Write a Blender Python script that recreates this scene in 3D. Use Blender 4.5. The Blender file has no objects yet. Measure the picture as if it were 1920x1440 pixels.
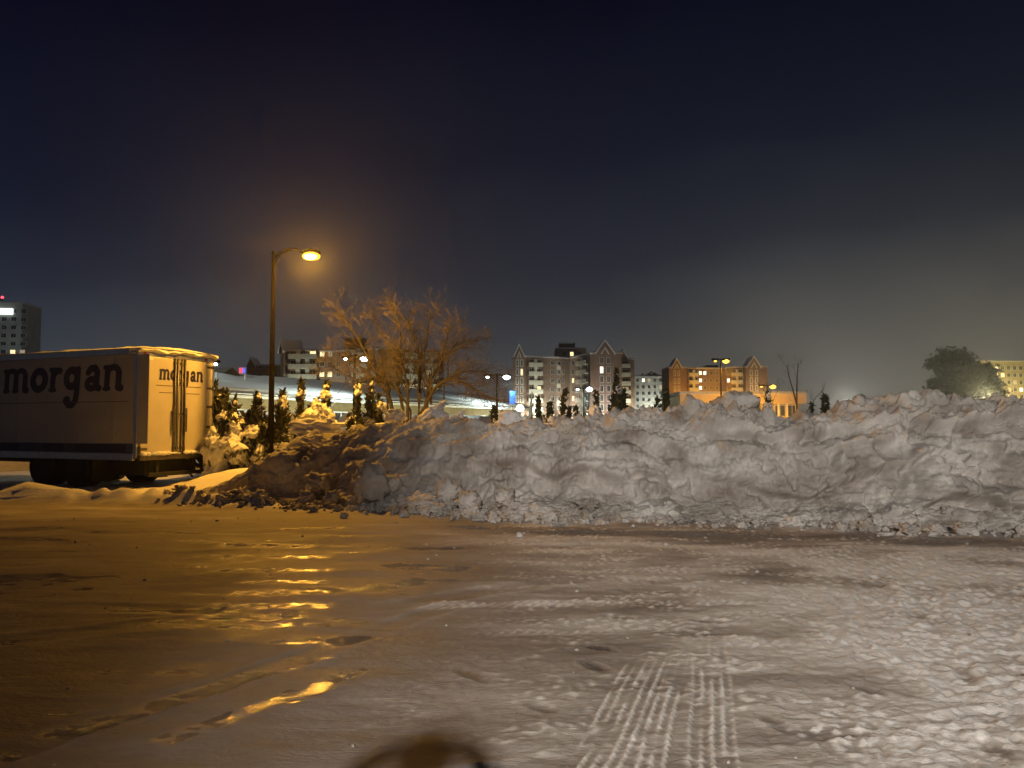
import bpy, bmesh, math, random
import numpy as np
from mathutils import Vector, Matrix
random.seed(7); rng = np.random.default_rng(7)
R = math.radians
sc = bpy.context.scene
C = sc.collection

# ------------------------------------------------------------ camera, sky, exposure
PITCH = R(3.06); EYE = 1.6; F = 1440.0
cam_d = bpy.data.cameras.new('camera'); cam = bpy.data.objects.new('camera', cam_d); C.objects.link(cam)
cam_d.sensor_width = 36; cam_d.lens = 27; cam_d.clip_end = 5000; cam_d.clip_start = 0.05
cam.location = (0, 0, EYE); cam.rotation_euler = (R(90) + PITCH, 0, 0)
sc.camera = cam

W = bpy.data.worlds.new('World'); sc.world = W; W.use_nodes = True
nt = W.node_tree; nt.nodes.clear()
def N(t, kind, **kw):
    n = t.nodes.new(kind)
    for k, v in kw.items(): setattr(n, k, v)
    return n
out = N(nt, 'ShaderNodeOutputWorld'); bg = N(nt, 'ShaderNodeBackground'); nt.links.new(bg.outputs[0], out.inputs[0])
tc = N(nt, 'ShaderNodeTexCoord'); sep = N(nt, 'ShaderNodeSeparateXYZ'); nt.links.new(tc.outputs['Generated'], sep.inputs[0])
ns = N(nt, 'ShaderNodeTexNoise'); ns.inputs['Scale'].default_value = 2.2; ns.inputs['Detail'].default_value = 5; ns.inputs['Roughness'].default_value = .5
mp = N(nt, 'ShaderNodeMapping'); mp.inputs['Scale'].default_value = (1, 1, 1.6)
nt.links.new(tc.outputs['Generated'], mp.inputs[0]); nt.links.new(mp.outputs[0], ns.inputs['Vector'])
nm = N(nt, 'ShaderNodeMath', operation='MULTIPLY_ADD'); nt.links.new(ns.outputs[0], nm.inputs[0]); nm.inputs[1].default_value = -.20; nm.inputs[2].default_value = .10
ad = N(nt, 'ShaderNodeMath', operation='ADD'); nt.links.new(sep.outputs['Z'], ad.inputs[0]); nt.links.new(nm.outputs[0], ad.inputs[1])
# glow of the town in the smoke: reaches higher towards the right of the view, as the plume does
rx = N(nt, 'ShaderNodeMath', operation='MULTIPLY_ADD'); nt.links.new(sep.outputs['X'], rx.inputs[0]); rx.inputs[1].default_value = -.07
nt.links.new(ad.outputs[0], rx.inputs[2])
cr = N(nt, 'ShaderNodeValToRGB'); nt.links.new(rx.outputs[0], cr.inputs[0])
def ramp(cr, stops):
    e = cr.color_ramp.elements
    while len(e) > 1: e.remove(e[-1])
    e[0].position = stops[0][0]; e[0].color = (*stops[0][1], 1)
    for p, c in stops[1:]:
        k = e.new(p); k.color = (*c, 1)
ramp(cr, [(0.0, (.155, .152, .132)), (.055, (.105, .105, .096)), (.12, (.052, .056, .061)), (.20, (.0185, .0225, .034)),
          (.32, (.0052, .0080, .0190)), (.50, (.0009, .0018, .0085)), (1, (.0003, .0007, .0045))])
wm = N(nt, 'ShaderNodeMix', data_type='RGBA', blend_type='MULTIPLY'); wm.inputs[0].default_value = 1
wc = N(nt, 'ShaderNodeValToRGB'); wr = N(nt, 'ShaderNodeMath', operation='MULTIPLY_ADD'); nt.links.new(sep.outputs['X'], wr.inputs[0]); wr.inputs[1].default_value = .8; wr.inputs[2].default_value = .5
nt.links.new(wr.outputs[0], wc.inputs[0]); ramp(wc, [(0, (.84, .97, 1.15)), (.5, (1, 1, 1.04)), (.95, (1.10, 1.01, .90))])
nt.links.new(cr.outputs[0], wm.inputs[6]); nt.links.new(wc.outputs[0], wm.inputs[7]); nt.links.new(wm.outputs[2], bg.inputs[0])
bg.inputs[1].default_value = 1.0

vs = sc.view_settings; sc.display_settings.display_device = 'sRGB'
vs.view_transform = 'Standard'; vs.look = 'None'; vs.gamma = 1; vs.exposure = 0; vs.use_curve_mapping = False
cy = sc.cycles; cy.use_denoising = True
try: cy.denoiser = 'OPENIMAGEDENOISE'
except Exception: pass
cy.max_bounces = 5; cy.diffuse_bounces = 3; cy.glossy_bounces = 2; cy.volume_bounces = 0; cy.transmission_bounces = 2
cy.sample_clamp_indirect = 3; cy.sample_clamp_direct = 0; cy.caustics_reflective = False; cy.caustics_refractive = False
cy.volume_step_rate = 5; cy.volume_max_steps = 64

SODIUM = (1.0, .45, .05); COOL = (.80, 1.0, .92)
def lamp_light(name, loc, power, color, radius=.12, spot=None, parent=None):
    d = bpy.data.lights.new(name, 'SPOT' if spot else 'POINT'); d.energy = power; d.color = color; d.shadow_soft_size = radius
    o = bpy.data.objects.new(name, d); C.objects.link(o); o.location = loc
    if spot:
        tgt, size, blend = spot; d.spot_size = R(size); d.spot_blend = blend
        o.rotation_euler = (Vector(tgt) - Vector(loc)).to_track_quat('-Z', 'Y').to_euler()
    if parent: o.parent = parent
    return o
# the yard light behind the photographer, which falls on the right half of the lot
lamp_light('yard_floodlight', (-1.4, -12, 7), 13500, (1, .90, .79), .20, ((9.9, 9, .3), 64, .48))
# added unseen fill light left of the view, brightening the long low roof
lamp_light('roof_fill_light', (-26, 30, 10), 7000, COOL, .3, ((-10, 46, 3.5), 62, .6))

# ------------------------------------------------------------ helpers
def at(px, py, Y):
    """a point of the place at distance Y seen in the photograph at (px, py)"""
    a = (px - 960) / F; b = (720 - py) / F
    d = (a, math.cos(PITCH) - b * math.sin(PITCH), math.sin(PITCH) + b * math.cos(PITCH))
    k = Y / d[1]
    return Vector((d[0] * k, Y, EYE + d[2] * k))
def tag(o, label=None, cat=None, group=None, kind=None):
    if label: o['label'] = label
    if cat: o['category'] = cat
    if group: o['group'] = group
    if kind: o['kind'] = kind
    return o
def thing(name, loc, label, cat, group=None, rz=0):
    o = bpy.data.objects.new(name, None); C.objects.link(o); o.location = loc; o.rotation_euler = (0, 0, rz); o.empty_display_size = .2
    return tag(o, label, cat, group)
def link(name, me, m, parent=None, loc=(0, 0, 0), rot=(0, 0, 0), scale=(1, 1, 1)):
    o = bpy.data.objects.new(name, me); C.objects.link(o)
    if m is not None and not me.materials: me.materials.append(m)
    if parent: o.parent = parent
    o.location = loc; o.rotation_euler = rot; o.scale = scale
    return o
class MB:
    def __init__(s): s.v = []; s.f = []
    def box(s, x0, y0, z0, x1, y1, z1, M=None, taper=0):
        k = len(s.v)
        t = taper
        P = [(x0, y0, z0), (x1, y0, z0), (x1, y1, z0), (x0, y1, z0), (x0 + t, y0 + t, z1), (x1 - t, y0 + t, z1), (x1 - t, y1 - t, z1), (x0 + t, y1 - t, z1)]
        if M is not None: P = [tuple(M @ Vector(p)) for p in P]
        s.v += P
        s.f += [tuple(k + i for i in q) for q in ((3, 2, 1, 0), (4, 5, 6, 7), (0, 1, 5, 4), (1, 2, 6, 5), (2, 3, 7, 6), (3, 0, 4, 7))]
        return s
    def tube(s, pts, rad, n=8, caps=True):
        pts = [Vector(p) for p in pts]; k0 = len(s.v); m = len(pts)
        if not hasattr(rad, '__len__'): rad = [rad] * m
        up = Vector((0, 0, 1))
        for i, p in enumerate(pts):
            d = (pts[min(i + 1, m - 1)] - pts[max(i - 1, 0)]).normalized()
            a = d.cross(up)
            if a.length < .05: a = d.cross(Vector((0, 1, 0)))
            a.normalize(); b = a.cross(d)
            for j in range(n):
                t = 2 * math.pi * j / n
                s.v.append(tuple(p + (a * math.cos(t) + b * math.sin(t)) * rad[i]))
        for i in range(m - 1):
            for j in range(n):
                a0 = k0 + i * n + j; a1 = k0 + i * n + (j + 1) % n
                s.f.append((a0, a1, a1 + n, a0 + n))
        if caps:
            s.f.append(tuple(k0 + j for j in range(n))[::-1]); s.f.append(tuple(k0 + (m - 1) * n + j for j in range(n)))
        return s
    def poly(s, P):
        k = len(s.v); s.v += [tuple(p) for p in P]; s.f.append(tuple(range(k, k + len(P)))); return s
    def prism(s, P2, y0, y1):
        """outline in x,z pulled from y0 to y1"""
        k = len(s.v); n = len(P2)
        s.v += [(x, y0, z) for x, z in P2] + [(x, y1, z) for x, z in P2]
        s.f.append(tuple(range(k, k + n))); s.f.append(tuple(range(k + n, k + 2 * n))[::-1])
        for i in range(n):
            j = (i + 1) % n; s.f.append((k + j, k + i, k + n + i, k + n + j))
        return s
    def mesh(s, name, smooth=False):
        me = bpy.data.meshes.new(name); me.from_pydata(s.v, [], s.f); me.update()
        if smooth: me.polygons.foreach_set('use_smooth', [True] * len(me.polygons))
        return me
    def build(s, name, m, parent=None, smooth=False, bevel=0, **kw):
        o = link(name, s.mesh(name, smooth), m, parent, **kw)
        if bevel:
            b = o.modifiers.new('bevel', 'BEVEL'); b.width = bevel; b.segments = 2; b.limit_method = 'ANGLE'
        return o
def np_mesh(name, v, f, smooth=True):
    me = bpy.data.meshes.new(name)
    v = np.asarray(v, dtype=np.float32); f = np.asarray(f, dtype=np.int32)
    me.vertices.add(len(v)); me.vertices.foreach_set('co', v.ravel())
    k = f.shape[1]
    me.loops.add(f.size); me.loops.foreach_set('vertex_index', f.ravel())
    me.polygons.add(len(f)); me.polygons.foreach_set('loop_start', np.arange(0, f.size, k, dtype=np.int32))
    me.polygons.foreach_set('loop_total', np.full(len(f), k, dtype=np.int32))
    me.update(calc_edges=True)
    me.polygons.foreach_set('use_smooth', np.full(len(f), smooth))
    return me
def grid_faces(nu, nv):
    i = np.arange(nu - 1)[:, None] * nv + np.arange(nv - 1)[None, :]
    i = i.ravel(); return np.stack([i, i + nv, i + nv + 1, i + 1], 1)
# noise
_perm = np.random.default_rng(3).permutation(256); _perm = np.concatenate([_perm] * 3)
_g = np.random.default_rng(4).normal(size=(256, 3)); _g /= np.linalg.norm(_g, axis=1)[:, None]
def perlin(p):
    p = np.asarray(p, dtype=np.float64); i = np.floor(p).astype(int); f = p - i; i &= 255
    u = f * f * f * (f * (f * 6 - 15) + 10); r = 0
    for dx in (0, 1):
        wx = u[:, 0] if dx else 1 - u[:, 0]
        for dy in (0, 1):
            wy = u[:, 1] if dy else 1 - u[:, 1]
            for dz in (0, 1):
                wz = u[:, 2] if dz else 1 - u[:, 2]
                h = _perm[_perm[_perm[(i[:, 0] + dx) & 255] + ((i[:, 1] + dy) & 255)] + ((i[:, 2] + dz) & 255)]
                g = _g[h]
                r = r + wx * wy * wz * (g[:, 0] * (f[:, 0] - dx) + g[:, 1] * (f[:, 1] - dy) + g[:, 2] * (f[:, 2] - dz))
    return r * 1.6
def fbm(p, o=4, gain=.5, lac=2.03):
    r = 0; a = 1; q = np.asarray(p, dtype=np.float64)
    for k in range(o): r = r + a * perlin(q + 17.3 * k); q = q * lac; a *= gain
    return r
def billow(p, o=4, gain=.5, lac=2.07):
    r = 0; a = 1; t = 0; q = np.asarray(p, dtype=np.float64)
    for k in range(o): r = r + a * (1 - 2 * np.abs(perlin(q + 9.1 * k))); t += a; q = q * lac; a *= gain
    return -r / t          # rounded lumps with sharp creases between them
def worley(p, seed=0):
    p = np.asarray(p, dtype=np.float64) + seed * 13.7; i = np.floor(p).astype(int); best = np.full(len(p), 9.)
    for dx in (-1, 0, 1):
        for dy in (-1, 0, 1):
            for dz in (-1, 0, 1):
                c = i + (dx, dy, dz); cc = c & 255
                h = _perm[_perm[_perm[cc[:, 0]] + cc[:, 1]] + cc[:, 2]]
                q = c + .5 + _g[h] * .45
                best = np.minimum(best, ((p - q) ** 2).sum(1))
    return np.sqrt(best)
def blocks(p, seed=0):
    """broken blocks: a height of its own for every cell, sharp steps between"""
    p = np.asarray(p, dtype=np.float64) + seed * 7.1; i = np.floor(p).astype(int); b1 = np.full(len(p), 9.); b2 = b1.copy(); hh = np.zeros(len(p)); tl = np.zeros(len(p))
    for dx in (-1, 0, 1):
        for dy in (-1, 0, 1):
            for dz in (-1, 0, 1):
                c = i + (dx, dy, dz); cc = c & 255; h = _perm[_perm[_perm[cc[:, 0]] + cc[:, 1]] + cc[:, 2]]
                d = p - (c + .5 + _g[h] * .45); d2 = np.sqrt((d ** 2).sum(1)); n_ = d2 < b1
                b2 = np.where(n_, b1, np.minimum(b2, d2)); hh = np.where(n_, h / 255., hh); tl = np.where(n_, (d * _g[(h * 7 + 3) & 255]).sum(1), tl); b1 = np.where(n_, d2, b1)
    e = np.clip((b2 - b1) / .16, 0, 1)
    return ((hh - .5) + .9 * tl) * e - .25 * (1 - e)
def sstep(a, b, x): t = np.clip((x - a) / (b - a), 0, 1); return t * t * (3 - 2 * t)

# ------------------------------------------------------------ materials
def mat(name, col, rough=.6, metal=0, var=.15, scale=3, bump=0, bscale=20, emit=None, strength=0, col2=None, spec=.5, coat=0, stretch=None, contrast=1):
    m = bpy.data.materials.new(name); m.use_nodes = True; t = m.node_tree; b = t.nodes['Principled BSDF']
    b.inputs['Roughness'].default_value = rough; b.inputs['Metallic'].default_value = metal
    b.inputs['Specular IOR Level'].default_value = spec; b.inputs['Coat Weight'].default_value = coat
    tx = N(t, 'ShaderNodeTexCoord'); src = tx.outputs['Object']
    if stretch:
        mm = N(t, 'ShaderNodeMapping'); mm.inputs['Scale'].default_value = stretch; t.links.new(src, mm.inputs[0]); src = mm.outputs[0]
    n = N(t, 'ShaderNodeTexNoise'); n.inputs['Scale'].default_value = scale; n.inputs['Detail'].default_value = 5; t.links.new(src, n.inputs['Vector'])
    r = N(t, 'ShaderNodeValToRGB'); t.links.new(n.outputs[0], r.inputs[0])
    c2 = col2 if col2 else tuple(c * (1 - 2 * var) for c in col)
    ramp(r, [(.5 - .2 / contrast, c2), (.5 + .15 / contrast, col)]); t.links.new(r.outputs[0], b.inputs['Base Color'])
    if bump:
        n2 = N(t, 'ShaderNodeTexNoise'); n2.inputs['Scale'].default_value = bscale; n2.inputs['Detail'].default_value = 4; t.links.new(src, n2.inputs['Vector'])
        bp = N(t, 'ShaderNodeBump'); bp.inputs['Strength'].default_value = bump; bp.inputs['Distance'].default_value = .02
        t.links.new(n2.outputs[0], bp.inputs['Height']); t.links.new(bp.outputs[0], b.inputs['Normal'])
    if emit:
        b.inputs['Emission Color'].default_value = (*emit, 1); b.inputs['Emission Strength'].default_value = strength
    return m
def brick_mat(name, c1, c2, mortar, scale=1.0):
    m = bpy.data.materials.new(name); m.use_nodes = True; t = m.node_tree; b = t.nodes['Principled BSDF']; b.inputs['Roughness'].default_value = .85
    tx = N(t, 'ShaderNodeTexCoord'); mm = N(t, 'ShaderNodeMapping'); mm.inputs['Rotation'].default_value = (R(90), 0, 0); t.links.new(tx.outputs['Object'], mm.inputs[0])
    br = N(t, 'ShaderNodeTexBrick'); br.inputs['Color1'].default_value = (*c1, 1); br.inputs['Color2'].default_value = (*c2, 1); br.inputs['Mortar'].default_value = (*mortar, 1)
    br.inputs['Scale'].default_value = scale; br.inputs['Brick Width'].default_value = .24; br.inputs['Row Height'].default_value = .08; br.inputs['Mortar Size'].default_value = .008
    t.links.new(mm.outputs[0], br.inputs['Vector'])
    n = N(t, 'ShaderNodeTexNoise'); n.inputs['Scale'].default_value = .7; n.inputs['Detail'].default_value = 6; t.links.new(tx.outputs['Object'], n.inputs['Vector'])
    r = N(t, 'ShaderNodeValToRGB'); ramp(r, [(.3, (.72, .72, .74)), (.65, (1, 1, 1))]); t.links.new(n.outputs[0], r.inputs[0])
    x = N(t, 'ShaderNodeMix', data_type='RGBA', blend_type='MULTIPLY'); x.inputs[0].default_value = 1
    t.links.new(br.outputs[0], x.inputs[6]); t.links.new(r.outputs[0], x.inputs[7]); t.links.new(x.outputs[2], b.inputs['Base Color'])
    bp = N(t, 'ShaderNodeBump'); bp.inputs['Strength'].default_value = .4; bp.inputs['Distance'].default_value = .01; t.links.new(br.outputs[1], bp.inputs['Height']); bp.invert = True
    t.links.new(bp.outputs[0], b.inputs['Normal'])
    return m
M = {}
M['snow'] = mat('snow', (.86, .87, .89), .75, var=.06, scale=6, bump=.35, bscale=22, spec=.3)
M['ploughed'] = mat('ploughed_snow', (.74, .715, .685), .8, scale=1.7, col2=(.31, .27, .235), bump=1.0, bscale=38, spec=.2, contrast=.9)
M['white_paint'] = mat('white_paint', (.78, .78, .76), .32, var=.03, scale=1.2, bump=.04, bscale=4)
M['door_paint'] = mat('door_paint', (.60, .57, .50), .22, var=.05, scale=2, bump=.10, bscale=45)
M['side_paint'] = mat('grey_side_paint', (.44, .44, .43), .5, var=.10, scale=.9, bump=.04, bscale=4, stretch=(.5, 1, 1.6))  # greyer and darker than the white paint of the body
M['blue_print'] = mat('blue_print', (.012, .014, .075), .5, var=.1)
M['blue_stripe'] = mat('blue_stripe', (.03, .05, .13), .45, var=.15, scale=2)
M['grey_print'] = mat('grey_print', (.16, .14, .12), .6, scale=60, var=.3)
M['alu'] = mat('aluminium', (.6, .6, .6), .35, 1, var=.1, scale=8)
M['steel'] = mat('dull_steel', (.16, .15, .14), .5, .7, var=.2, scale=9)
M['black'] = mat('black_rubber', (.018, .018, .018), .8, var=.2, scale=10, bump=.3)
M['under'] = mat('underbody', (.02, .02, .021), .7, var=.25, scale=5)
M['pole'] = mat('bronze_pole', (.0032, .0025, .0018), .95, .0, spec=.0, var=.15, scale=4)
M['galv'] = mat('galvanised', (.33, .33, .32), .5, .7, var=.15, scale=5)
M['reflector'] = mat('reflector_tape', (.9, .88, .85), .25, var=.02)
M['red_lens'] = mat('red_lens', (.35, .02, .015), .2, var=.1)
M['bark'] = mat('bark', (.115, .095, .075), .85, var=.25, scale=14, bump=.6, bscale=40, stretch=(1, 1, .3))
M['twig'] = mat('twig_bark', (.21, .18, .145), .8, var=.2, scale=6)
M['leaf'] = mat('dry_leaf', (.55, .36, .12), .6, var=.25, scale=12)
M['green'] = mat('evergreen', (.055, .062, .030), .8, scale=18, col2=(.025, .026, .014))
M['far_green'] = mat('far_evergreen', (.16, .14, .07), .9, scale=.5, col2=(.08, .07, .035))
M['brick'] = brick_mat('red_brick', (.28, .165, .115), (.22, .13, .09), (.30, .27, .24))
M['tan_brick'] = brick_mat('tan_brick', (.50, .40, .20), (.42, .33, .16), (.5, .46, .38))
M['pale'] = mat('pale_panel', (.62, .60, .52), .8, var=.08, scale=.6)
M['trim'] = mat('white_trim', (.78, .78, .75), .6, var=.05)
M['render_wall'] = mat('pale_stucco', (.5, .49, .44), .9, var=.12, scale=.4)
M['roof'] = mat('roof_felt', (.08, .075, .07), .9, var=.2, scale=2)
M['glass'] = mat('window_glass', (.02, .022, .026), .08, var=.1)
M['amber_wall'] = mat('buff_fascia', (.70, .55, .33), .8, var=.08, scale=.5)
M['dark_car'] = mat('car_paint', (.05, .055, .07), .25, .3, var=.1)
M['red_car'] = mat('red_car_paint', (.35, .03, .03), .25, .2, var=.1)
M['blue_sign'] = mat('blue_sign', (.03, .12, .65), .5, var=.02, emit=(.05, .2, 1), strength=.35)
M['win_warm'] = mat('lit_window_warm', (.8, .6, .3), .5, var=.1, scale=1.2, emit=(1, .80, .42), strength=1.6)
M['win_white'] = mat('lit_window_white', (.8, .8, .7), .5, var=.1, scale=1.2, emit=(1, .93, .75), strength=2.2)
M['win_dim'] = mat('lit_window_dim', (.5, .4, .3), .5, var=.1, emit=(1, .78, .45), strength=.35)
def emis(name, col, s):
    m = bpy.data.materials.new(name); m.use_nodes = True; t = m.node_tree; t.nodes.clear()
    o = N(t, 'ShaderNodeOutputMaterial'); e = N(t, 'ShaderNodeEmission'); e.inputs[0].default_value = (*col, 1); e.inputs[1].default_value = s
    t.links.new(e.outputs[0], o.inputs[0]); return m
M['lens_sodium'] = emis('sodium_lens', (1, .66, .22), 40)
M['lens_rim'] = emis('sodium_refractor', (1, .50, .04), 2.2)
M['lens_sodium_far'] = emis('sodium_lens_far', (1, .52, .06), 4)
M['lens_cool'] = emis('cool_lens', (.88, 1, .97), 22)
M['lens_small'] = emis('small_lens', (1, .95, .8), 5)
M['red_light'] = emis('red_light', (1, .05, .08), 6)

# ------------------------------------------------------------ ground
pile_X = np.array([-14, -7.2, -6.3, -5.4, -2.6, .36, 2.5, 4.6, 7.6, 12, 20])
pile_F = np.array([16.4, 16.2, 15.9, 15.4, 14.5, 12.95, 12.6, 12.3, 11.4, 10.4, 9.0])
def yfront(X): return np.interp(X, pile_X, pile_F)
def near_line(X, Y, a, b):
    a = np.array(a); b = np.array(b); d = (b - a) / np.linalg.norm(b - a); L = np.linalg.norm(b - a)
    s = (X - a[0]) * d[0] + (Y - a[1]) * d[1]; u = (X - a[0]) * (-d[1]) + (Y - a[1]) * d[0]
    return s, u, L
def ground_height(X, Y):
    """height and snow cover (0 ice .. 1 white snow)"""
    p = np.stack([X, Y, np.zeros_like(X)], 1)
    z = .018 * fbm(p * .45, 3)
    near = 1 - sstep(16, 24, Y); z = z * near
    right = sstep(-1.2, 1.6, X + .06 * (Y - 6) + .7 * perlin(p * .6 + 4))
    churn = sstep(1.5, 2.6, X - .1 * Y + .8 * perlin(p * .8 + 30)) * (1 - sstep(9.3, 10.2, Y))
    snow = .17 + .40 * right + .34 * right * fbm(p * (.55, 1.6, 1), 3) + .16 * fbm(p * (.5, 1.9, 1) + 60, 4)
    fine = fbm(p * (8, 8, 1) + 5, 4, .65) * .0048 + np.maximum(0, perlin(p * 21 + 3)) * .006
    z = z + near * (fine * (.25 + 1.7 * right + 1.7 * churn))
    w = np.clip(1 - worley(p * 7.5) * 1.9, 0, 1)
    z = z + near * w * .028 * churn * sstep(-.1, .3, perlin(p * 1.2 + 8)); snow = snow + near * w * .7 * churn
    snow = snow + .22 * churn * (1 + fbm(p * 1.1 + 44, 3))
    z = z + near * .007 * fbm(p * (1.1, 3.2, 1) + 21, 3)
    fl = np.maximum(0, perlin(p * (15, 19, 1) + 11)) * sstep(-.15, .35, fbm(p * (1.3, 2.6, 1) + 77, 3)) * right
    snow = snow + 1.5 * fl - .10 * right * sstep(0, .4, fbm(p * (.8, 1.8, 1) + 99, 3)); z = z + fl * .012 * near
    # tyre tracks running away from the camera
    for a, b, hw in (((.03, 2.6), (1.06, 5.75), .145), ((.32, 2.6), (1.29, 5.85), .09), ((.68, 2.6), (1.52, 6.0), .115), ((1.28, 2.4), (1.95, 4.6), .1), ((2.0, 2.2), (2.2, 3.8), .12)):
        s, u, L = near_line(X, Y, a, b)
        u = u + .02 * perlin(np.stack([s * .8, s * 0, s * 0 + hw * 90], 1))
        m = sstep(-.1, .3, s) * (1 - sstep(L - 1.3, L, s + .5 * perlin(np.stack([u * 12, s * 0, s * 0], 1)))) * (1 - sstep(hw * .85, hw * 1.15, np.abs(u)))
        brk = .10 + .90 * sstep(-.45, .2, fbm(np.stack([s * 1.7, u * 9, s * 0 + hw * 70], 1), 3))
        rib = np.maximum(0, np.cos(2 * math.pi * u / .058)) ** 1.3 * (.86 + .14 * np.cos(2 * math.pi * s / .085))
        z = z + m * (rib * .017 * brk - .007); snow = snow + m * (rib * .9 * brk - .06)
    for fx, fy, fa, fl in ((.55, 5.15, .5, .15), (.62, 5.6, .9, .13), (2.9, 5.0, -.4, .14), (3.15, 5.55, -.2, .14), (3.45, 4.9, -.5, .2), (3.4, 4.4, -.6, .24), (1.4, 4.2, .3, .12), (-.25, 5.0, .7, .17), (.9, 6.5, 1.2, .15), (1.6, 6.4, 1.3, .16), (2.4, 3.9, .1, .12), (.15, 4.45, .8, .13), (2.15, 4.75, .6, .12)):
        c_, s_ = math.cos(fa), math.sin(fa); du = (X - fx) * c_ + (Y - fy) * s_; dv = -(X - fx) * s_ + (Y - fy) * c_
        e_ = np.exp(-((dv / fl) ** 2 + (du / (fl * .42)) ** 2) ** 1.6); ri = np.exp(-((np.sqrt((dv / fl) ** 2 + (du / (fl * .42)) ** 2) - 1.3) / .3) ** 2)
        z = z - .011 * e_ + .004 * ri; snow = snow - .30 * e_ + .10 * ri
    # broad shallow ruts worn into the slush
    for a, b, hw in (((-5.2, 5.0), (3.2, 9.3), .16), ((-4.6, 9.6), (6, 10.9), .20), ((-3.0, 3.1), (-.2, 7.6), .12), ((1.6, 2.4), (4.4, 8.2), .14), ((-6.5, 7.4), (-.6, 6.2), .15), ((-2.2, 2.8), (3.4, 4.6), .10), ((-7, 11.6), (2, 11.3), .18)):
        s, u, L = near_line(X, Y, a, b); u = u + .22 * perlin(np.stack([s * .35, s * 0, s * 0 + hw * 55], 1)) + .03 * perlin(np.stack([s * 2.5, u * 2, s * 0 + hw * 12], 1))
        m = sstep(-.2, .8, s) * (1 - sstep(L - 1, L, s)) * sstep(-.5, .2, perlin(np.stack([s * .8, u * .5, s * 0 + hw * 99], 1)))
        z = z + m * (-.013 * np.exp(-(u / hw) ** 4) + .010 * np.exp(-((np.abs(u) - hw * 1.35) / (hw * .35)) ** 2) * (.6 + .8 * perlin(np.stack([s * 6, u * 9, s * 0], 1))))
        snow = snow + m * (-.09 * np.exp(-(u / hw) ** 4) + .13 * np.exp(-((np.abs(u) - hw * 1.35) / (hw * .4)) ** 2))
    # treads that cross the view
    for a, b, hw, amp in (((-.9, 6.95), (5.6, 7.35), .17, 1), ((-.35, 6.0), (1.1, 6.02), .1, .8), ((1.3, 5.85), (3.3, 5.7), .13, .8), ((.3, 8.6), (6.5, 8.2), .2, .55), ((1.2, 10.4), (7, 9.8), .25, .5), ((-4.5, 8.0), (-1, 8.6), .2, .25), ((3.6, 6.6), (8, 6.9), .25, .8)):
        s, u, L = near_line(X, Y, a, b)
        u = u + .05 * perlin(np.stack([s * .6, s * 0, s * 0 + hw * 33], 1))
        m = sstep(-.2, .5, s) * (1 - sstep(L - .6, L, s)) * (1 - sstep(hw * .8, hw * 1.2, np.abs(u)))
        brk = sstep(-.3, .2, perlin(np.stack([s * 1.5, u * 3, s * 0 + hw * 7], 1)))
        rib = np.maximum(0, np.cos(2 * math.pi * (s + np.abs(u) * .8) / .095)) * (.4 + .6 * np.maximum(0, np.cos(2 * math.pi * u / .12)))
        z = z + m * amp * brk * (rib * .022 - .003); snow = snow + m * amp * brk * (.22 + rib * .6)
    # low ridge left by the plough in front of the truck and the bank
    yr = yfront(X) - .55 + .12 * perlin(p * .9 + 80)
    rh = (.20 * sstep(-3.2, -7, X) * (.8 + .9 * np.clip(1 - worley(p * (2.2, 3, 1), 6) * 1.5, 0, 1)) + .05) * (.75 + .5 * perlin(p * 2.1 + 12) + .35 * np.clip(1 - worley(p * 3.3, 2) * 1.3, 0, 1))
    rg = np.exp(-((Y - yr - .3) / .36) ** 2) * (1 - sstep(3, 6, X)); z = z + rh * rg; snow = snow + 1.0 * rg * sstep(-2, -5, X)
    snow = snow + .20 * np.exp(-((Y - yfront(X) + 1.9) / 1.3) ** 2) * (1 - sstep(-1, 3, X)) * (1 + perlin(p * (.7, 2.2, 1) + 50))  # cover raised to put the street lamp's brightness into the ground colour
    # dark wet band at the foot of the bank
    band = np.exp(-((Y - yfront(X) + 1.25) / .5) ** 2) * sstep(-3, 1, X); snow = snow - .5 * band
    # deep snow behind the bank and round the truck
    behind = sstep(yfront(X) + 1.2, yfront(X) + 3.4, Y)
    deep = behind * sstep(-8.6, -6.2, X + .33 * (Y - 18))
    z = z + deep * (.45 + .12 * fbm(p * .5 + 3, 3)) * (1 - .6 * sstep(24, 30, Y)); snow = snow + behind * 1.2
    lf = sstep(16.2, 17.5, Y) * (1 - sstep(-8.6, -6.5, X + .2 * (Y - 18))); z = z + lf * .06 * fbm(p * 1.1 + 31, 3); snow = snow + lf
    far = sstep(24, 32, Y); snow = np.maximum(snow, far * .9)
    z = z + far * .12 * fbm(p * .08, 2)
    ICE = np.zeros_like(X)
    for a, b, hw in (((-1.78, 3.95), (-1.0, 5.1), .07), ((-1.62, 4.95), (-1.25, 5.45), .05), ((-1.35, 4.5), (-.95, 5.15), .06), ((-2.6, 6.15), (-1.45, 6.3), .06), ((-2.7, 6.9), (-1.6, 6.95), .14), ((-2.6, 6.5), (-1.7, 6.55), .08), ((-2.7, 7.45), (-1.7, 7.55), .14), ((-2.8, 8.0), (-1.9, 8.0), .08), ((-3.0, 9.4), (-2.2, 9.4), .09), ((-1.75, 5.7), (-1.3, 5.75), .05), ((-3.3, 8.6), (-2.0, 8.6), .10), ((-3.6, 12.0), (-2.6, 12.1), .12), ((-3.9, 10.3), (-2.6, 10.2), .16)):
        s, u, L = near_line(X, Y, a, b); u = u + .05 * perlin(np.stack([s * 3, u * 3, s * 0 + a[1]], 1))
        ICE = np.maximum(ICE, sstep(-.05, .12, s) * (1 - sstep(L - .12, L + .05, s)) * (1 - sstep(hw * .6, hw * 1.3, np.abs(u))) * sstep(-.3, .1, perlin(p * (9, 14, 1) + 9)))
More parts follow.
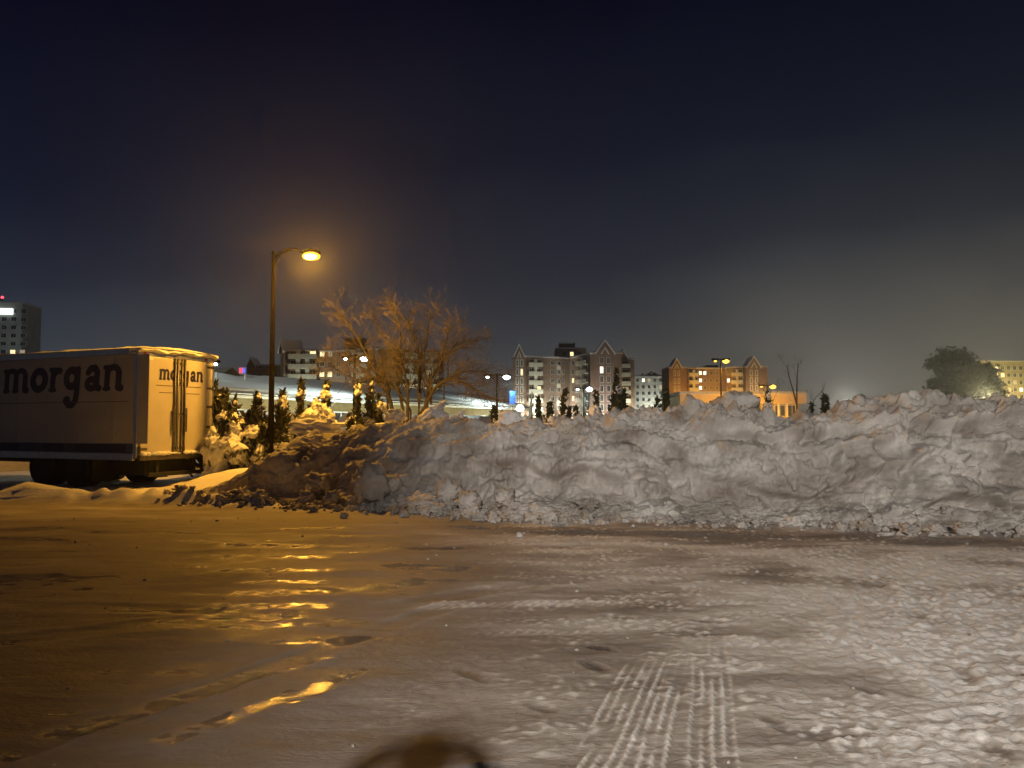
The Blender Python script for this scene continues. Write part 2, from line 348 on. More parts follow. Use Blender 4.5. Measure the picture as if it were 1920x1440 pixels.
    z = (z - .006) * ICE * .15 + z * (1 - .15 * ICE); z = z - .004 * ICE + ICE * (.0055 * sstep(4.6, 5.6, Y) + .0015) * perlin(p * (6, 13, 1) + 4); snow = snow - .35 * ICE
    ground_height.ice = ICE
    return z, np.clip(snow, 0, 1)
xs = np.concatenate([-np.geomspace(1500, 9.2, 60), np.arange(-9, -3, .055), np.arange(-3, 5.4, .018), np.arange(5.4, 11, .04), np.geomspace(11.1, 1500, 60)])
ys = [-600, -200, -60, -20, -8, -2, 0, 1, 1.6]
y = 2.2
while y < 24: ys.append(y); y += .0135 * max(1, (y / 3.4) ** 1.35)
while y < 2500: ys.append(y); y *= 1.07
ys = np.array(ys)
GX, GY = np.meshgrid(xs, ys, indexing='ij'); gx = GX.ravel(); gy = GY.ravel()
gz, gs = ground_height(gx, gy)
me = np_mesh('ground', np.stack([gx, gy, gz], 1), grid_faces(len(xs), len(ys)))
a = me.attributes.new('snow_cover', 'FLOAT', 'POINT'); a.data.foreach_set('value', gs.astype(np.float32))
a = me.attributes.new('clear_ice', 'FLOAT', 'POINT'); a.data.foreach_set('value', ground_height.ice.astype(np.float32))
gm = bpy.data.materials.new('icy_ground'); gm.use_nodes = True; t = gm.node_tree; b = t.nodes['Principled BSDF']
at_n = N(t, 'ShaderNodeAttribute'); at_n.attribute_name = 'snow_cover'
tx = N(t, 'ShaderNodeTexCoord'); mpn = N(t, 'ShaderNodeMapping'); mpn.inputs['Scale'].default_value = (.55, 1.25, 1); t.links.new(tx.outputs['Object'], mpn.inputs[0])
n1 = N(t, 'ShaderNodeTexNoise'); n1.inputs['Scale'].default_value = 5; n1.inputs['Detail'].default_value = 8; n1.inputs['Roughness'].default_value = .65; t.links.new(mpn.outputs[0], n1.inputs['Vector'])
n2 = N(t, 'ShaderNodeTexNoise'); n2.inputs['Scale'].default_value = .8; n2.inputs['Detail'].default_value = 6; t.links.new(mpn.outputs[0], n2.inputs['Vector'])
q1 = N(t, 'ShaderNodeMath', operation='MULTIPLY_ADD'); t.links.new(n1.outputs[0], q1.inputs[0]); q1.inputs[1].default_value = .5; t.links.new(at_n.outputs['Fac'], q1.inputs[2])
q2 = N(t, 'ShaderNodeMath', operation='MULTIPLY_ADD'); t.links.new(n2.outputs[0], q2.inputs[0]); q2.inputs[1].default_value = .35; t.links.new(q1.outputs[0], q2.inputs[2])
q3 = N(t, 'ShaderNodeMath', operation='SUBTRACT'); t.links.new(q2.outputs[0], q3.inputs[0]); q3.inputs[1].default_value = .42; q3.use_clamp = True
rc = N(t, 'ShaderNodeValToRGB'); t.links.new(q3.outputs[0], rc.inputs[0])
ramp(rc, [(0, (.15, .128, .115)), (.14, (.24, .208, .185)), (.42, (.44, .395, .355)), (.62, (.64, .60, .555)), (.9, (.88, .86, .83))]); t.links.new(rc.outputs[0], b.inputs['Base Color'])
rr = N(t, 'ShaderNodeValToRGB'); t.links.new(q3.outputs[0], rr.inputs[0]); ramp(rr, [(0, (.10,) * 3), (.06, (.16,) * 3), (.11, (.55,) * 3), (.30, (.75,) * 3), (.8, (.9,) * 3)]); ia = N(t, 'ShaderNodeAttribute'); ia.attribute_name = 'clear_ice'; rm = N(t, 'ShaderNodeMix', data_type='FLOAT'); t.links.new(ia.outputs['Fac'], rm.inputs[0]); t.links.new(rr.outputs[0], rm.inputs[2]); rm.inputs[3].default_value = .10; t.links.new(rm.outputs[0], b.inputs['Roughness'])
n3 = N(t, 'ShaderNodeTexNoise'); n3.inputs['Scale'].default_value = 38; n3.inputs['Detail'].default_value = 7; n3.inputs['Roughness'].default_value = .7; t.links.new(mpn.outputs[0], n3.inputs['Vector'])
bp1 = N(t, 'ShaderNodeBump'); bp1.inputs['Strength'].default_value = .8; bp1.inputs['Distance'].default_value = .014; t.links.new(n3.outputs[0], bp1.inputs['Height'])
bp2 = N(t, 'ShaderNodeBump'); bp2.inputs['Strength'].default_value = .5; bp2.inputs['Distance'].default_value = .03; t.links.new(n1.outputs[0], bp2.inputs['Height']); t.links.new(bp1.outputs[0], bp2.inputs['Normal'])
for bp_, base_ in ((bp1, .8), (bp2, .5)):
    mlt = N(t, 'ShaderNodeMath', operation='MULTIPLY_ADD'); t.links.new(ia.outputs['Fac'], mlt.inputs[0]); mlt.inputs[1].default_value = -.80 * base_; mlt.inputs[2].default_value = base_; t.links.new(mlt.outputs[0], bp_.inputs['Strength'])
t.links.new(bp2.outputs[0], b.inputs['Normal']); b.inputs['Specular IOR Level'].default_value = .35
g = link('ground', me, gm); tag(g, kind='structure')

# haze: one closed box of air round everything
hz = MB().box(-420, -60, -1.6, 420, 620, 50); hzo = hz.build('haze', None)
hm = bpy.data.materials.new('haze_air'); hm.use_nodes = True; t = hm.node_tree; t.nodes.clear()
o_ = N(t, 'ShaderNodeOutputMaterial'); v_ = N(t, 'ShaderNodeVolumePrincipled'); v_.inputs['Density'].default_value = .0008; v_.inputs['Color'].default_value = (.92, .94, .96, 1); v_.inputs['Anisotropy'].default_value = .78
t.links.new(v_.outputs[0], o_.inputs['Volume']); hzo.data.materials.append(hm); tag(hzo, kind='stuff')

# ------------------------------------------------------------ snow bank
crest = [(405, 915), (430, 905), (470, 885), (520, 852), (560, 815), (585, 803), (640, 803), (700, 790), (760, 784), (800, 781), (900, 787), (1000, 789), (1050, 786), (1100, 774),
         (1150, 768), (1200, 763), (1300, 758), (1360, 762), (1400, 766), (1450, 780), (1500, 783), (1550, 768), (1600, 752), (1680, 742), (1750, 738), (1850, 746), (1920, 742), (2100, 740), (2600, 745)]
cX = []; cH = []
for px, py in crest:
    Yc = 17.
    for _ in range(12):
        X_ = at(px, py, Yc).x; Yc = float(yfront(X_)) + 2.3
    q = at(px, py, Yc); cX.append(q.x); cH.append(q.z)
cX = np.array(cX); cH = np.array(cH); cH = np.maximum(cH, .1)
def crest_h(X): return np.interp(X, cX, cH)
def bank_surface(U, V):
    """U along x, V 0..1 over the front face, 1..2 over the back"""
    H = crest_h(U); fr = yfront(U)
    D = .9 + 1.4 * np.clip(H / 1.9, 0, 1)
    s = np.clip(V, 0, 1); bk = np.clip(V - 1, 0, 1)
    z = H * (.15 * sstep(0, .34, s) + .75 * sstep(.28, .74, s) + .10 * sstep(.66, 1, s))
    yv = fr + D * (s ** 1.0)
    z = np.where(V > 1, H - (H - .25) * sstep(.12, 1, bk), z); yv = yv + bk * 2.6
    P = np.stack([U, yv, z], 1)
    fade = sstep(0, .1, V) * np.clip(H / 1.1, .15, 1)
    big = fbm(P * (.42, .5, .9), 3) * .30
    lump = billow(P * (1.0, 1.0, 1.35) + 11, 4, .55) * .22
    def shelf(f, sc, amp, gate):
        q = (P[:, 2] * f + .7 * perlin(P * (.5, .4, .25) + sc) + .22 * perlin(P * (1.7, 1, .6) + sc)) % 1
        return (sstep(0, .07, q) * (1 - q) ** 1.2 - .35) * amp * sstep(gate, gate + .35, perlin(P * (.55, .5, .7) + sc * 2))
    strata = (shelf(1.15, 40, .30, -.45) + shelf(2.3, 52, .16, -.3)) * sstep(-2.5, 1.0, U) * sstep(.12, .3, s) * (1 - .6 * sstep(.85, 1, s))
    right = sstep(-2.5, .8, U)
    cells = np.clip(.62 - worley(P * (3.4, 3.0, 3.0) + .45 * fbm(P * 3, 2)[:, None], 1), -.2, .6) * .22 * (.35 + .65 * right) * sstep(-.5, .35, perlin(P * .8 + 90))
    cells2 = np.clip(.6 - worley(P * 7.3 + .3 * fbm(P * 6, 2)[:, None], 5), -.1, .6) * .11 * (.3 + .7 * right) * sstep(-.4, .3, perlin(P * 1.3 + 33))
    scrape = perlin(P * (9, 3, 1.1) + 15) * .035 * sstep(.05, .4, perlin(P * (.7, .6, .8) + 61)) * right
    wq = P + .10 * np.stack([perlin(P * 3 + 5), perlin(P * 3 + 25), perlin(P * 3 + 45)], 1)
    cells = cells + blocks(wq * 2.4, 2) * .10 * sstep(-.25, .3, perlin(P * .7 + 120)) * (.35 + .65 * right) + blocks(wq * 5.6, 4) * .040 * sstep(-.3, .2, perlin(P * 1.1 + 140)) * (.4 + .6 * right) + blocks(wq * 12, 6) * .026 * (.3 + .7 * right)
    det = fbm(P * 6.5 + 7, 5, .62) * .040 * (.5 + .6 * right) + scrape
    crown = sstep(.72, 1.0, V) * (1 - sstep(1.1, 1.5, V)) * (np.clip(.6 - worley(P * (2.3, 1.9, 1.2), 9), -.15, .6) * .22 - .06)
    d = (big * (1 - .85 * sstep(.55, .95, V)) + lump * (1 - .5 * sstep(.75, 1, V)) + strata + cells + cells2 + det) * fade
    nrm = np.stack([.25 * perlin(P * 1.3 + 71), -np.cos(sstep(.1, 1, V) * 1.45 * np.where(V > 1, 1, 1)) * np.where(V > 1, 0.2, 1), .35 + .65 * sstep(.5, 1, V)], 1)
    nrm /= np.linalg.norm(nrm, axis=1)[:, None]
    P = P + nrm * d[:, None]; P[:, 2] += crown
    P[:, 2] = np.where((V <= .02) | (V >= 1.97), -.2, P[:, 2])
    return P
us = np.concatenate([np.arange(-7.2, 10.6, .0185), np.geomspace(10.65, 26, 80)])
vv = np.concatenate([np.linspace(0, 1, 150), np.linspace(1.01, 2, 50)])
UU, VV = np.meshgrid(us, vv, indexing='ij')
BP = bank_surface(UU.ravel(), VV.ravel())
bank = link('snow_bank', np_mesh('snow_bank', BP, grid_faces(len(us), len(vv))), M['ploughed'])
tag(bank, 'long high bank of ploughed snow, orange at its left end and grey at the right', 'snow bank')
BPg = BP.reshape(len(us), len(vv), 3)

bm = bmesh.new(); bmesh.ops.create_icosphere(bm, subdivisions=2, radius=1); bm.verts.ensure_lookup_table()
ICO_V = np.array([v.co[:] for v in bm.verts]); ICO_F = np.array([[v.index for v in f.verts] for f in bm.faces]); bm.free()
bm = bmesh.new(); bmesh.ops.create_icosphere(bm, subdivisions=4, radius=1); bm.verts.ensure_lookup_table()
ICO4_V = np.array([v.co[:] for v in bm.verts]); ICO4_F = np.array([[v.index for v in f.verts] for f in bm.faces]); bm.free()
def lump_verts(base, r, seed, squash=.8, rough=.35):
    v = base * (1 + rough * fbm(base * 1.3 + seed * 3.7, 3)[:, None] + .5 * rough * (billow(base * 2.2 + seed, 3))[:, None])
    a = seed * 2.399; c, s = math.cos(a), math.sin(a)
    v = v @ np.array([[c, -s, 0], [s, c, 0], [0, 0, 1]])
    return v * r * (1, 1, squash)
VV_, FF_ = [], []; k = 0
N_R = 1500
for i in range(N_R):
    X = rng.uniform(-7.2, 10) if i % 4 else rng.uniform(-6.5, 1)
    r = min(.15, .020 * math.exp(rng.normal(.45, .62)))
    side = rng.normal(-.12, .28)
    if side < -.75: side = rng.uniform(-.6, 0)
    Y = float(yfront(X)) + side
    if side > .05:
        iu = int(np.searchsorted(us, X)); iv = int(rng.uniform(4, 42)); iu = min(iu, len(us) - 1)
        pos = BPg[iu, iv] + (0, -.3 * r, .2 * r)
    else:
        zz, _ = ground_height(np.array([X]), np.array([Y])); pos = np.array([X, Y, zz[0] + r * .45])
    big_ = r > .05; bv = ICO4_V if big_ else ICO_V
    v = lump_verts(bv * (rng.uniform(.7, 1.3), rng.uniform(.7, 1.3), 1), r, i, .75, .6)
    if big_: v = v * (1 + .22 * fbm(v / r * 3.1, 4, .65)[:, None])
    VV_.append(v + pos); FF_.append((ICO4_F if big_ else ICO_F) + k); k += len(v)
rub = link('snow_rubble', np_mesh('snow_rubble', np.concatenate(VV_), np.concatenate(FF_)), M['ploughed']); tag(rub, 'loose lumps and crumbs of snow along the foot of the snow bank', 'snow rubble', kind='stuff')
# crumbs on the icy lot
VV_, FF_ = [], []; k = 0
for i in range(170):
    Y = rng.uniform(3, 13) if i % 3 else rng.uniform(10, 13.5); X = rng.uniform(-.5, .7) * Y if i % 5 else rng.uniform(-.6, .1) * Y
    if Y > float(yfront(X)) - .3: continue
    r = .006 * math.exp(rng.normal(.0, .5)) * (1.0 + .07 * Y); r = min(r, .03)
    zz, _ = ground_height(np.array([X]), np.array([Y])); v = lump_verts(ICO_V, r, i, .7, .4) + (X, Y, zz[0] + r * .3)
    VV_.append(v); FF_.append(ICO_F + k); k += len(v)
cr_ = link('ice_crumbs', np_mesh('ice_crumbs', np.concatenate(VV_), np.concatenate(FF_)), M['ploughed']); tag(cr_, 'scattered crumbs of snow and ice on the icy lot', 'ice crumbs', kind='stuff')
def chunk(name, px, py, Y, r, seed, label, cat='snow lump', squash=.85, lift=0, stretch=(1, 1, 1), tilt=0, m='ploughed'):
    p = at(px, py, Y); v = lump_verts(ICO4_V, r, seed, squash, .30) * stretch
    v = v * (1 + .20 * fbm(v / r * 3, 5, .62)[:, None])
    o = link(name, np_mesh(name, v, ICO4_F), M[m], None, loc=p, rot=(0, tilt, 0)); return tag(o, label, cat)
chunk('snow_lump', 695, 905, 15.0, .36, 1, 'big upright lump of snow left of centre at the foot of the bank', squash=1.15)
chunk('snow_lump', 735, 908, 15.1, .22, 2, 'knobbly snow lump just right of the big upright lump')
chunk('snow_lump', 597, 905, 15.5, .24, 3, 'rounded snow lump at the foot of the bank, left of the big upright lump')
chunk('snow_lump', 841, 922, 14.5, .27, 4, 'round smooth snow lump in the shaded hollow of the bank')
chunk('snow_lump', 877, 940, 13.9, .23, 5, 'low snow lump standing proud below the shaded hollow')
chunk('snow_lump', 575, 934, 15.1, .17, 6, 'small amber snow lump at the left toe of the bank')
chunk('snow_lump', 622, 932, 15.0, .16, 7, 'small snow lump between the toe and the big upright lump')
chunk('snow_lump', 790, 945, 14.2, .20, 8, 'flat snow lump lying lit by the street lamp at the foot of the bank', squash=.45, stretch=(1.7, 1, 1))
chunk('snow_lump', 945, 932, 13.7, .2, 9, 'crumbly snow lump where the amber light meets the grey light')
chunk('snow_lump', 975, 1004, 11.1, .055, 10, 'small pale snow lump alone on the ice in the middle of the lot')
chunk('snow_lump', 1661, 1001, 11.2, .085, 11, 'small white flat slab of snow alone on the brown ice at the right', squash=.4, stretch=(1.6, 1, 1))
chunk('snow_lump', 645, 967, 13.4, .07, 12, 'small dark icy clod on the amber ice below the bank')
chunk('snow_lump', 741, 783, 17.4, .24, 13, 'rounded amber snow lump on the crest, left of the bare tree stems', stretch=(1.1, 1, .9), m='snow')
chunk('snow_lump', 805, 779, 17.2, .34, 14, 'long slanting slab of bright amber snow on the crest before the bare tree', squash=.45, stretch=(1.3, 1, 1), tilt=R(-38), m='snow')
chunk('snow_lump', 829, 782, 17.0, .16, 15, 'small knob of snow on the crest right of the slanting slab', m='snow')
chunk('snow_lump', 858, 784, 16.8, .20, 16, 'narrow tilted snow lump on the crest, the second right of the slanting slab', squash=.5, tilt=R(-45), m='snow')
chunk('snow_lump', 957, 788, 16.2, .30, 17, 'smooth dome of snow on the crest below the white street lamp', squash=.75, m='snow')
chunk('snow_lump', 982, 792, 16.0, .16, 18, 'small snow dome on the crest right of the smooth dome', m='snow')
chunk('snow_lump', 590, 806, 18.0, .46, 19, 'smooth white mound of snow at the left shoulder of the bank', squash=.6, stretch=(1.3, 1, 1), m='snow')
chunk('snow_lump', 1377, 762, 16.0, .42, 20, 'large rounded grey snow lump on the crest beside the black lamp post', squash=.8, stretch=(1.3, 1, 1))

# ------------------------------------------------------------ trailer
tn = at(256, 797, 19.0); tr = thing('box_trailer', (tn.x, 19.0, 0), 'white box trailer at the left with blue lettering on its side and rear doors', 'trailer', rz=math.atan2(-.4, .917))
L_, Wd, ZB, ZT = 11.0, 2.5, .78, 3.50
body = MB().box(-L_, .02, ZB, -.12, Wd - .02, ZT); body.build('body', M['white_paint'], tr, bevel=.02)
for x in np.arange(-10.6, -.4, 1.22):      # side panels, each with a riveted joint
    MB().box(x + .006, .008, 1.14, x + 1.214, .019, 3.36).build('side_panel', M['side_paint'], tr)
MB().box(-L_, -.012, 3.362, -.1, .07, 3.53).build('top_rail', M['alu'], tr, bevel=.01)
MB().box(-L_, -.015, ZB - .06, -.1, .07, .90).build('bottom_rail', M['alu'], tr, bevel=.01)
MB().box(-L_, .000, .905, -.12, .0185, 1.135).build('stripe', M['blue_stripe'], tr)
for a0, a1 in ((-6.6, -4.35), (-3.4, -2.6), (-2.2, -.35)):
    MB().box(a0, -.004, .93, a1, -.001, 1.11).build('stripe_block', M['blue_print'], tr)
MB().box(-L_, .003, 2.18, -.3, .0075, 2.20).build('seam', M['grey_print'], tr)
# letters
def ell(cx, cy, rx, ry, a0=0, a1=360, n=20): return [(cx + rx * math.cos(R(a0 + (a1 - a0) * i / n)), cy + ry * math.sin(R(a0 + (a1 - a0) * i / n))) for i in range(n + 1)]
GL = {
 'm': (1.40, [([(.20, .10), (.20, .82)], .13), ([(.06, .86), (.2, .84)], .08), (ell(.44, .64, .24, .23, 180, 0), .11), ([(.68, .10), (.68, .66)], .13), (ell(.92, .64, .24, .23, 180, 0), .11), ([(1.16, .66), (1.16, .12), (1.26, .09)], .13), ([(.08, .07), (.32, .07)], .07), ([(.57, .07), (.79, .07)], .07)]),
 'o': (.98, [(ell(.48, .47, .31, .35), .145)]),
 'r': (.70, [([(.20, .10), (.20, .82)], .13), ([(.06, .86), (.2, .84)], .08), ([(.22, .62), (.34, .80), (.52, .80)], .13), ([(.08, .07), (.34, .07)], .07)]),
 'g': (1.0, [(ell(.42, .50, .26, .31), .14), ([(.66, .84), (.72, .84)], .11), ([(.70, .80), (.70, -.1), (.66, -.36), (.52, -.50), (.34, -.50), (.24, -.36)], .13), ([(.24, -.34), (.25, -.33)], .17)]),
 'a': (.90, [([(.20, .70), (.30, .84), (.50, .86), (.62, .70), (.62, .14), (.74, .10)], .13), (ell(.38, .27, .20, .17), .125)]),
 'n': (.96, [([(.20, .10), (.20, .82)], .13), ([(.06, .86), (.2, .84)], .08), (ell(.46, .62, .26, .24, 180, 0), .12), ([(.72, .66), (.72, .12), (.84, .09)], .135), ([(.08, .07), (.32, .07)], .07)]),
}
def glyph_mesh(ch, res=.03):
    w, st = GL[ch]; X_ = np.arange(-.15, w + .15, res); Y_ = np.arange(-.75, 1.1, res); A, B = np.meshgrid(X_, Y_, indexing='ij'); D = np.full(A.shape, 9.)
    for pts, r in st:
        for (x0, y0), (x1, y1) in zip(pts, pts[1:]):
            dx, dy = x1 - x0, y1 - y0; l2 = dx * dx + dy * dy + 1e-9; tt = np.clip(((A - x0) * dx + (B - y0) * dy) / l2, 0, 1)
            D = np.minimum(D, np.hypot(A - x0 - tt * dx, B - y0 - tt * dy) - r)
    V = []; Fc = []; idx = {}
    def vid(key, p):
        if key not in idx: idx[key] = len(V); V.append(p)
        return idx[key]
    for i in range(len(X_) - 1):
        for j in range(len(Y_) - 1):
            cs = [(i, j), (i + 1, j), (i + 1, j + 1), (i, j + 1)]; d = [D[c] for c in cs]
            if min(d) > 0: continue
            f = []
            for q in range(4):
                c0, c1 = cs[q], cs[(q + 1) % 4]; d0, d1 = d[q], d[(q + 1) % 4]
                if d0 <= 0: f.append(vid(c0, (X_[c0[0]], Y_[c0[1]])))
                if (d0 <= 0) != (d1 <= 0):
                    u = d0 / (d0 - d1); key = (min(c0, c1), max(c0, c1)); f.append(vid(key, (X_[c0[0]] * (1 - u) + X_[c1[0]] * u, Y_[c0[1]] * (1 - u) + Y_[c1[1]] * u)))
            if len(f) >= 3: Fc.append(tuple(f))
    return V, Fc
GM = {c: glyph_mesh(c) for c in 'morgan'}
def lettering(x0, base, sx, sy, axis, off, slant=.06):
    cur = 0
    for ch in 'morgan':
        V, Fc = GM[ch]; me = bpy.data.meshes.new('letter')
        P = [((cur + a + slant * b_) * sx + x0, base + b_ * sy) for a, b_ in V]
        P = [(p, off, q) if axis == 'x' else (off, p, q) for p, q in P]
        me.from_pydata(P, [], Fc if axis == 'x' else Fc); me.update(); link('letter', me, M['blue_print'], tr); cur += GL[ch][0]
lettering(-5.14, 2.47, .78, .69, 'x', .0035)
lettering(.60, 2.76, .245, .29, 'y', .047)
# rear
MB().box(-.12, .0, ZB, .0, .07, 3.42).build('corner_post', M['alu'], tr, bevel=.008)
MB().box(-.12, Wd - .07, ZB, .0, Wd, 3.42).build('corner_post', M['alu'], tr, bevel=.008)
MB().box(-.12, .07, 3.33, .0, Wd - .07, 3.44).build('header', M['alu'], tr, bevel=.01)
for y0, y1 in ((.09, 1.235), (1.265, 2.41)):
    d = MB().box(-.03, y0, .90, .04, y1, 3.32).build('rear_door', M['door_paint'], tr, bevel=.008)
for yr in (1.10, 1.20, 1.33, 1.43):
    thick = .019 if yr in (1.20, 1.33) else .026
    rod = MB().tube([(.062, yr, .84), (.062, yr, 3.34)], thick, 8).build('lock_rod', M['galv'] if yr in (1.20,) else M['steel'], tr, smooth=True)
    for z in (1.0, 1.9, 2.7, 3.22): MB().box(.04, yr - .04, z - .03, .068, yr + .04, z + .03).build('rod_bracket', M['steel'], rod)
for yr in (1.08, 1.45): MB().box(.085, yr - .045, 1.42, .105, yr + .045, 2.05).build('door_handle', M['steel'], tr, bevel=.01)
for yy, s in ((.09, 1), (2.41, -1)):
    for z in (1.0, 1.55, 2.1, 2.6, 3.18):
        h = MB().box(.04, min(yy, yy + s * .20), z - .03, .052, max(yy, yy + s * .20), z + .03); h.tube([(.05, yy - s * .015, z - .06), (.05, yy - s * .015, z + .06)], .02, 8); h.build('hinge', M['steel'], tr)
for y0, y1, z0, z1 in ((.12, .42, 3.24, 3.29), (.12, .17, 2.86, 3.2), (2.08, 2.38, 3.24, 3.29), (2.33, 2.38, 2.86, 3.2)):
    MB().box(.0405, y0, z0, .0435, y1, z1).build('reflector_strip', M['reflector'], tr)
for y0 in (.2, 2.2):
    MB().tube([(.0, y0, 3.385), (.02, y0, 3.385)], .035, 10).build('marker_light', M['red_lens'], tr)
for z, a0, a1 in ((2.60, .52, 1.06), (2.60, 1.5, 2.0), (2.42, .62, 1.06), (2.42, 1.5, 1.95)):
    MB().box(.0405, a0, z, .0425, a1, z + .022).build('small_print_line', M['grey_print'], tr)
# roof cap with snow: swollen over the rear edge
ny, nx = 28, 60; yv = np.linspace(-.05, Wd + .05, ny); xv = -np.concatenate([np.linspace(-.10, .5, 24), np.linspace(.6, L_, 36)]); A, B = np.meshgrid(xv, yv, indexing='ij')
pp = np.stack([A.ravel(), B.ravel(), np.zeros(A.size)], 1)
e = np.minimum((pp[:, 0] * -1 + .10), 3); prof = np.clip(e / .16, 0, 1) ** .5; ed = np.clip(np.minimum(pp[:, 1] + .05, Wd + .05 - pp[:, 1]) / .12, 0, 1) ** .5
hh = (.035 + .04 * np.sin(np.pi * (pp[:, 1] + .05) / 2.6) + .03 * fbm(pp * 1.8, 3)) * prof * ed + .02 * np.sin(np.pi * (pp[:, 1]) / 2.5)
top = pp.copy(); top[:, 2] = 3.525 + hh; bot = pp.copy(); bot[:, 2] = 3.44 - .05 * prof + .05 * fbm(pp * 4 + 3, 2) + .04 * ed
bot[:, 2] = np.where(pp[:, 0] < -.25, 3.515, bot[:, 2]); gf = grid_faces(nx, ny)
per = [i * ny for i in range(nx)] + [(nx - 1) * ny + j for j in range(1, ny)] + [i * ny + ny - 1 for i in range(nx - 2, -1, -1)] + [j for j in range(ny - 2, 0, -1)]
n0 = nx * ny; sf = np.array([[per[i], per[(i + 1) % len(per)], per[(i + 1) % len(per)] + n0, per[i] + n0] for i in range(len(per))])
link('roof_snow', np_mesh('roof_snow', np.concatenate([top, bot]), np.concatenate([gf, gf[:, ::-1] + n0, sf])), M['snow'], tr)
# bumper, underride guard, underbody
MB().box(-.02, .05, .72, .10, Wd - .05, .84).build('bumper', M['steel'], tr, bevel=.01)
MB().box(-.05, .35, .30, .05, Wd - .25, .40).build('underride_bar', M['under'], tr, bevel=.01)
for y0 in (.6, 1.8): MB().box(-.06, y0, .39, .02, y0 + .09, .73).build('guard_post', M['under'], tr)
MB().box(-.10, 2.32, .12, -.02, 2.40, .73).build('guard_post', M['under'], tr)
MB().box(-10.8, .55, .58, -.2, .75, .74).box(-10.8, 1.75, .58, -.2, 1.95, .74).build('chassis_rail', M['under'], tr)
MB().box(-1.5, .5, .32, -.25, 2.1, .70).build('stowage_box', M['under'], tr, bevel=.02)
for i, x in enumerate((-3.55, -2.25)):
    MB().tube([(x, .3, .5), (x, Wd - .3, .5)], .07, 10).build('axle', M['under'], tr)
    for y0, y1, s in ((.06, .36, -1), (.40, .62, -1), (Wd - .62, Wd - .40, 1), (Wd - .36, Wd - .06, 1)):
        w = MB(); ax = [(x, y0, .5), (x, y0 + .03, .5), (x, y1 - .03, .5), (x, y1, .5)]; w.tube(ax, [.46, .5, .5, .46], 36)
        wh = w.build('wheel', M['black'], tr, smooth=False)
        yo = y0 if s < 0 else y1
        rm = MB().tube([(x, yo, .5), (x, yo + s * .012, .5)], [.29, .27], 24).build('rim', M['under'], wh)
MB().box(-1.62, .06, .14, -1.59, .62, .72).build('mud_flap', M['black'], tr); MB().box(-1.62, Wd - .62, .14, -1.59, Wd - .06, .72).build('mud_flap', M['black'], tr)
MB().box(-4.4, .04, .72, -1.5, .05, .80).build('fender_edge', M['under'], tr)
VV_, FF_ = [], []; k = 0
for i in range(26):
    y0 = .1 + 2.3 * (i / 26) + rng.normal(0, .02); r = rng.uniform(.05, .11)
    if 1.1 < y0 < 1.4: r *= .6
    v = lump_verts(ICO_V, r, i + 50, .6, .3) + (.06, y0, .86 + r * .2); VV_.append(v); FF_.append(ICO_F + k); k += len(v)
bs = link('bumper_snow', np_mesh('bumper_snow', np.concatenate(VV_), np.concatenate(FF_)), M['snow'], tr)

# ------------------------------------------------------------ main street lamp
LY = 21.0; lp0 = at(508, 797, LY); lh = at(583, 481, LY)
lt = thing('street_lamp', (lp0.x, LY, 0), 'tall bronze street lamp with curved arm and glowing orange head near the trailer', 'street lamp')
ptop = at(511, 478, LY).z
MB().tube([(0, 0, 0), (0, 0, .25), (0, 0, .26), (0, 0, ptop)], [.15, .15, .085, .055], 14).build('pole', M['pole'], lt, smooth=True)
MB().tube([(0, 0, ptop), (0, 0, ptop + .04), (0, 0, ptop + .09), (0, 0, ptop + .13)], [.03, .06, .055, .01], 12).build('finial', M['pole'], lt, smooth=True)
def px2l(px, py): q = at(px, py, LY); return (q.x - lp0.x, 0, q.z)
MB().tube([px2l(*p) for p in ((511, 487), (516, 482), (524, 475), (534, 469), (544, 466.5), (556, 467), (567, 472))], .030, 8).build('arm', M['pole'], lt, smooth=True)
MB().tube([px2l(*p) for p in ((512.5, 531), (513, 514), (516, 500), (522, 487), (531, 476), (541, 470), (549, 468))], .024, 8).build('arm_brace', M['pole'], lt, smooth=True)
hx, _, hzz = px2l(582, 479)
hd = MB(); 
hd.tube([(hx - .24, 0, hzz + .07), (hx - .16, 0, hzz + .10), (hx, 0, hzz + .12), (hx + .18, 0, hzz + .10), (hx + .27, 0, hzz + .05)], [.03, .07, .10, .09, .03], 12)
head = hd.build('lamp_head', M['pole'], lt, smooth=True)
ls = ICO4_V * (.25, .17, .125); rfr = link('refractor', np_mesh('refractor', ls, ICO4_F), M['lens_rim'], head, loc=(hx + .02, 0, hzz - .02))
link('bulb', np_mesh('bulb', ICO4_V * (.17, .10, .07), ICO4_F), M['lens_sodium'], rfr, loc=(.01, -.105, -.035))
lamp_light('sodium_light', (lp0.x + hx + .02, LY, hzz - .26), 2250, SODIUM, .10)

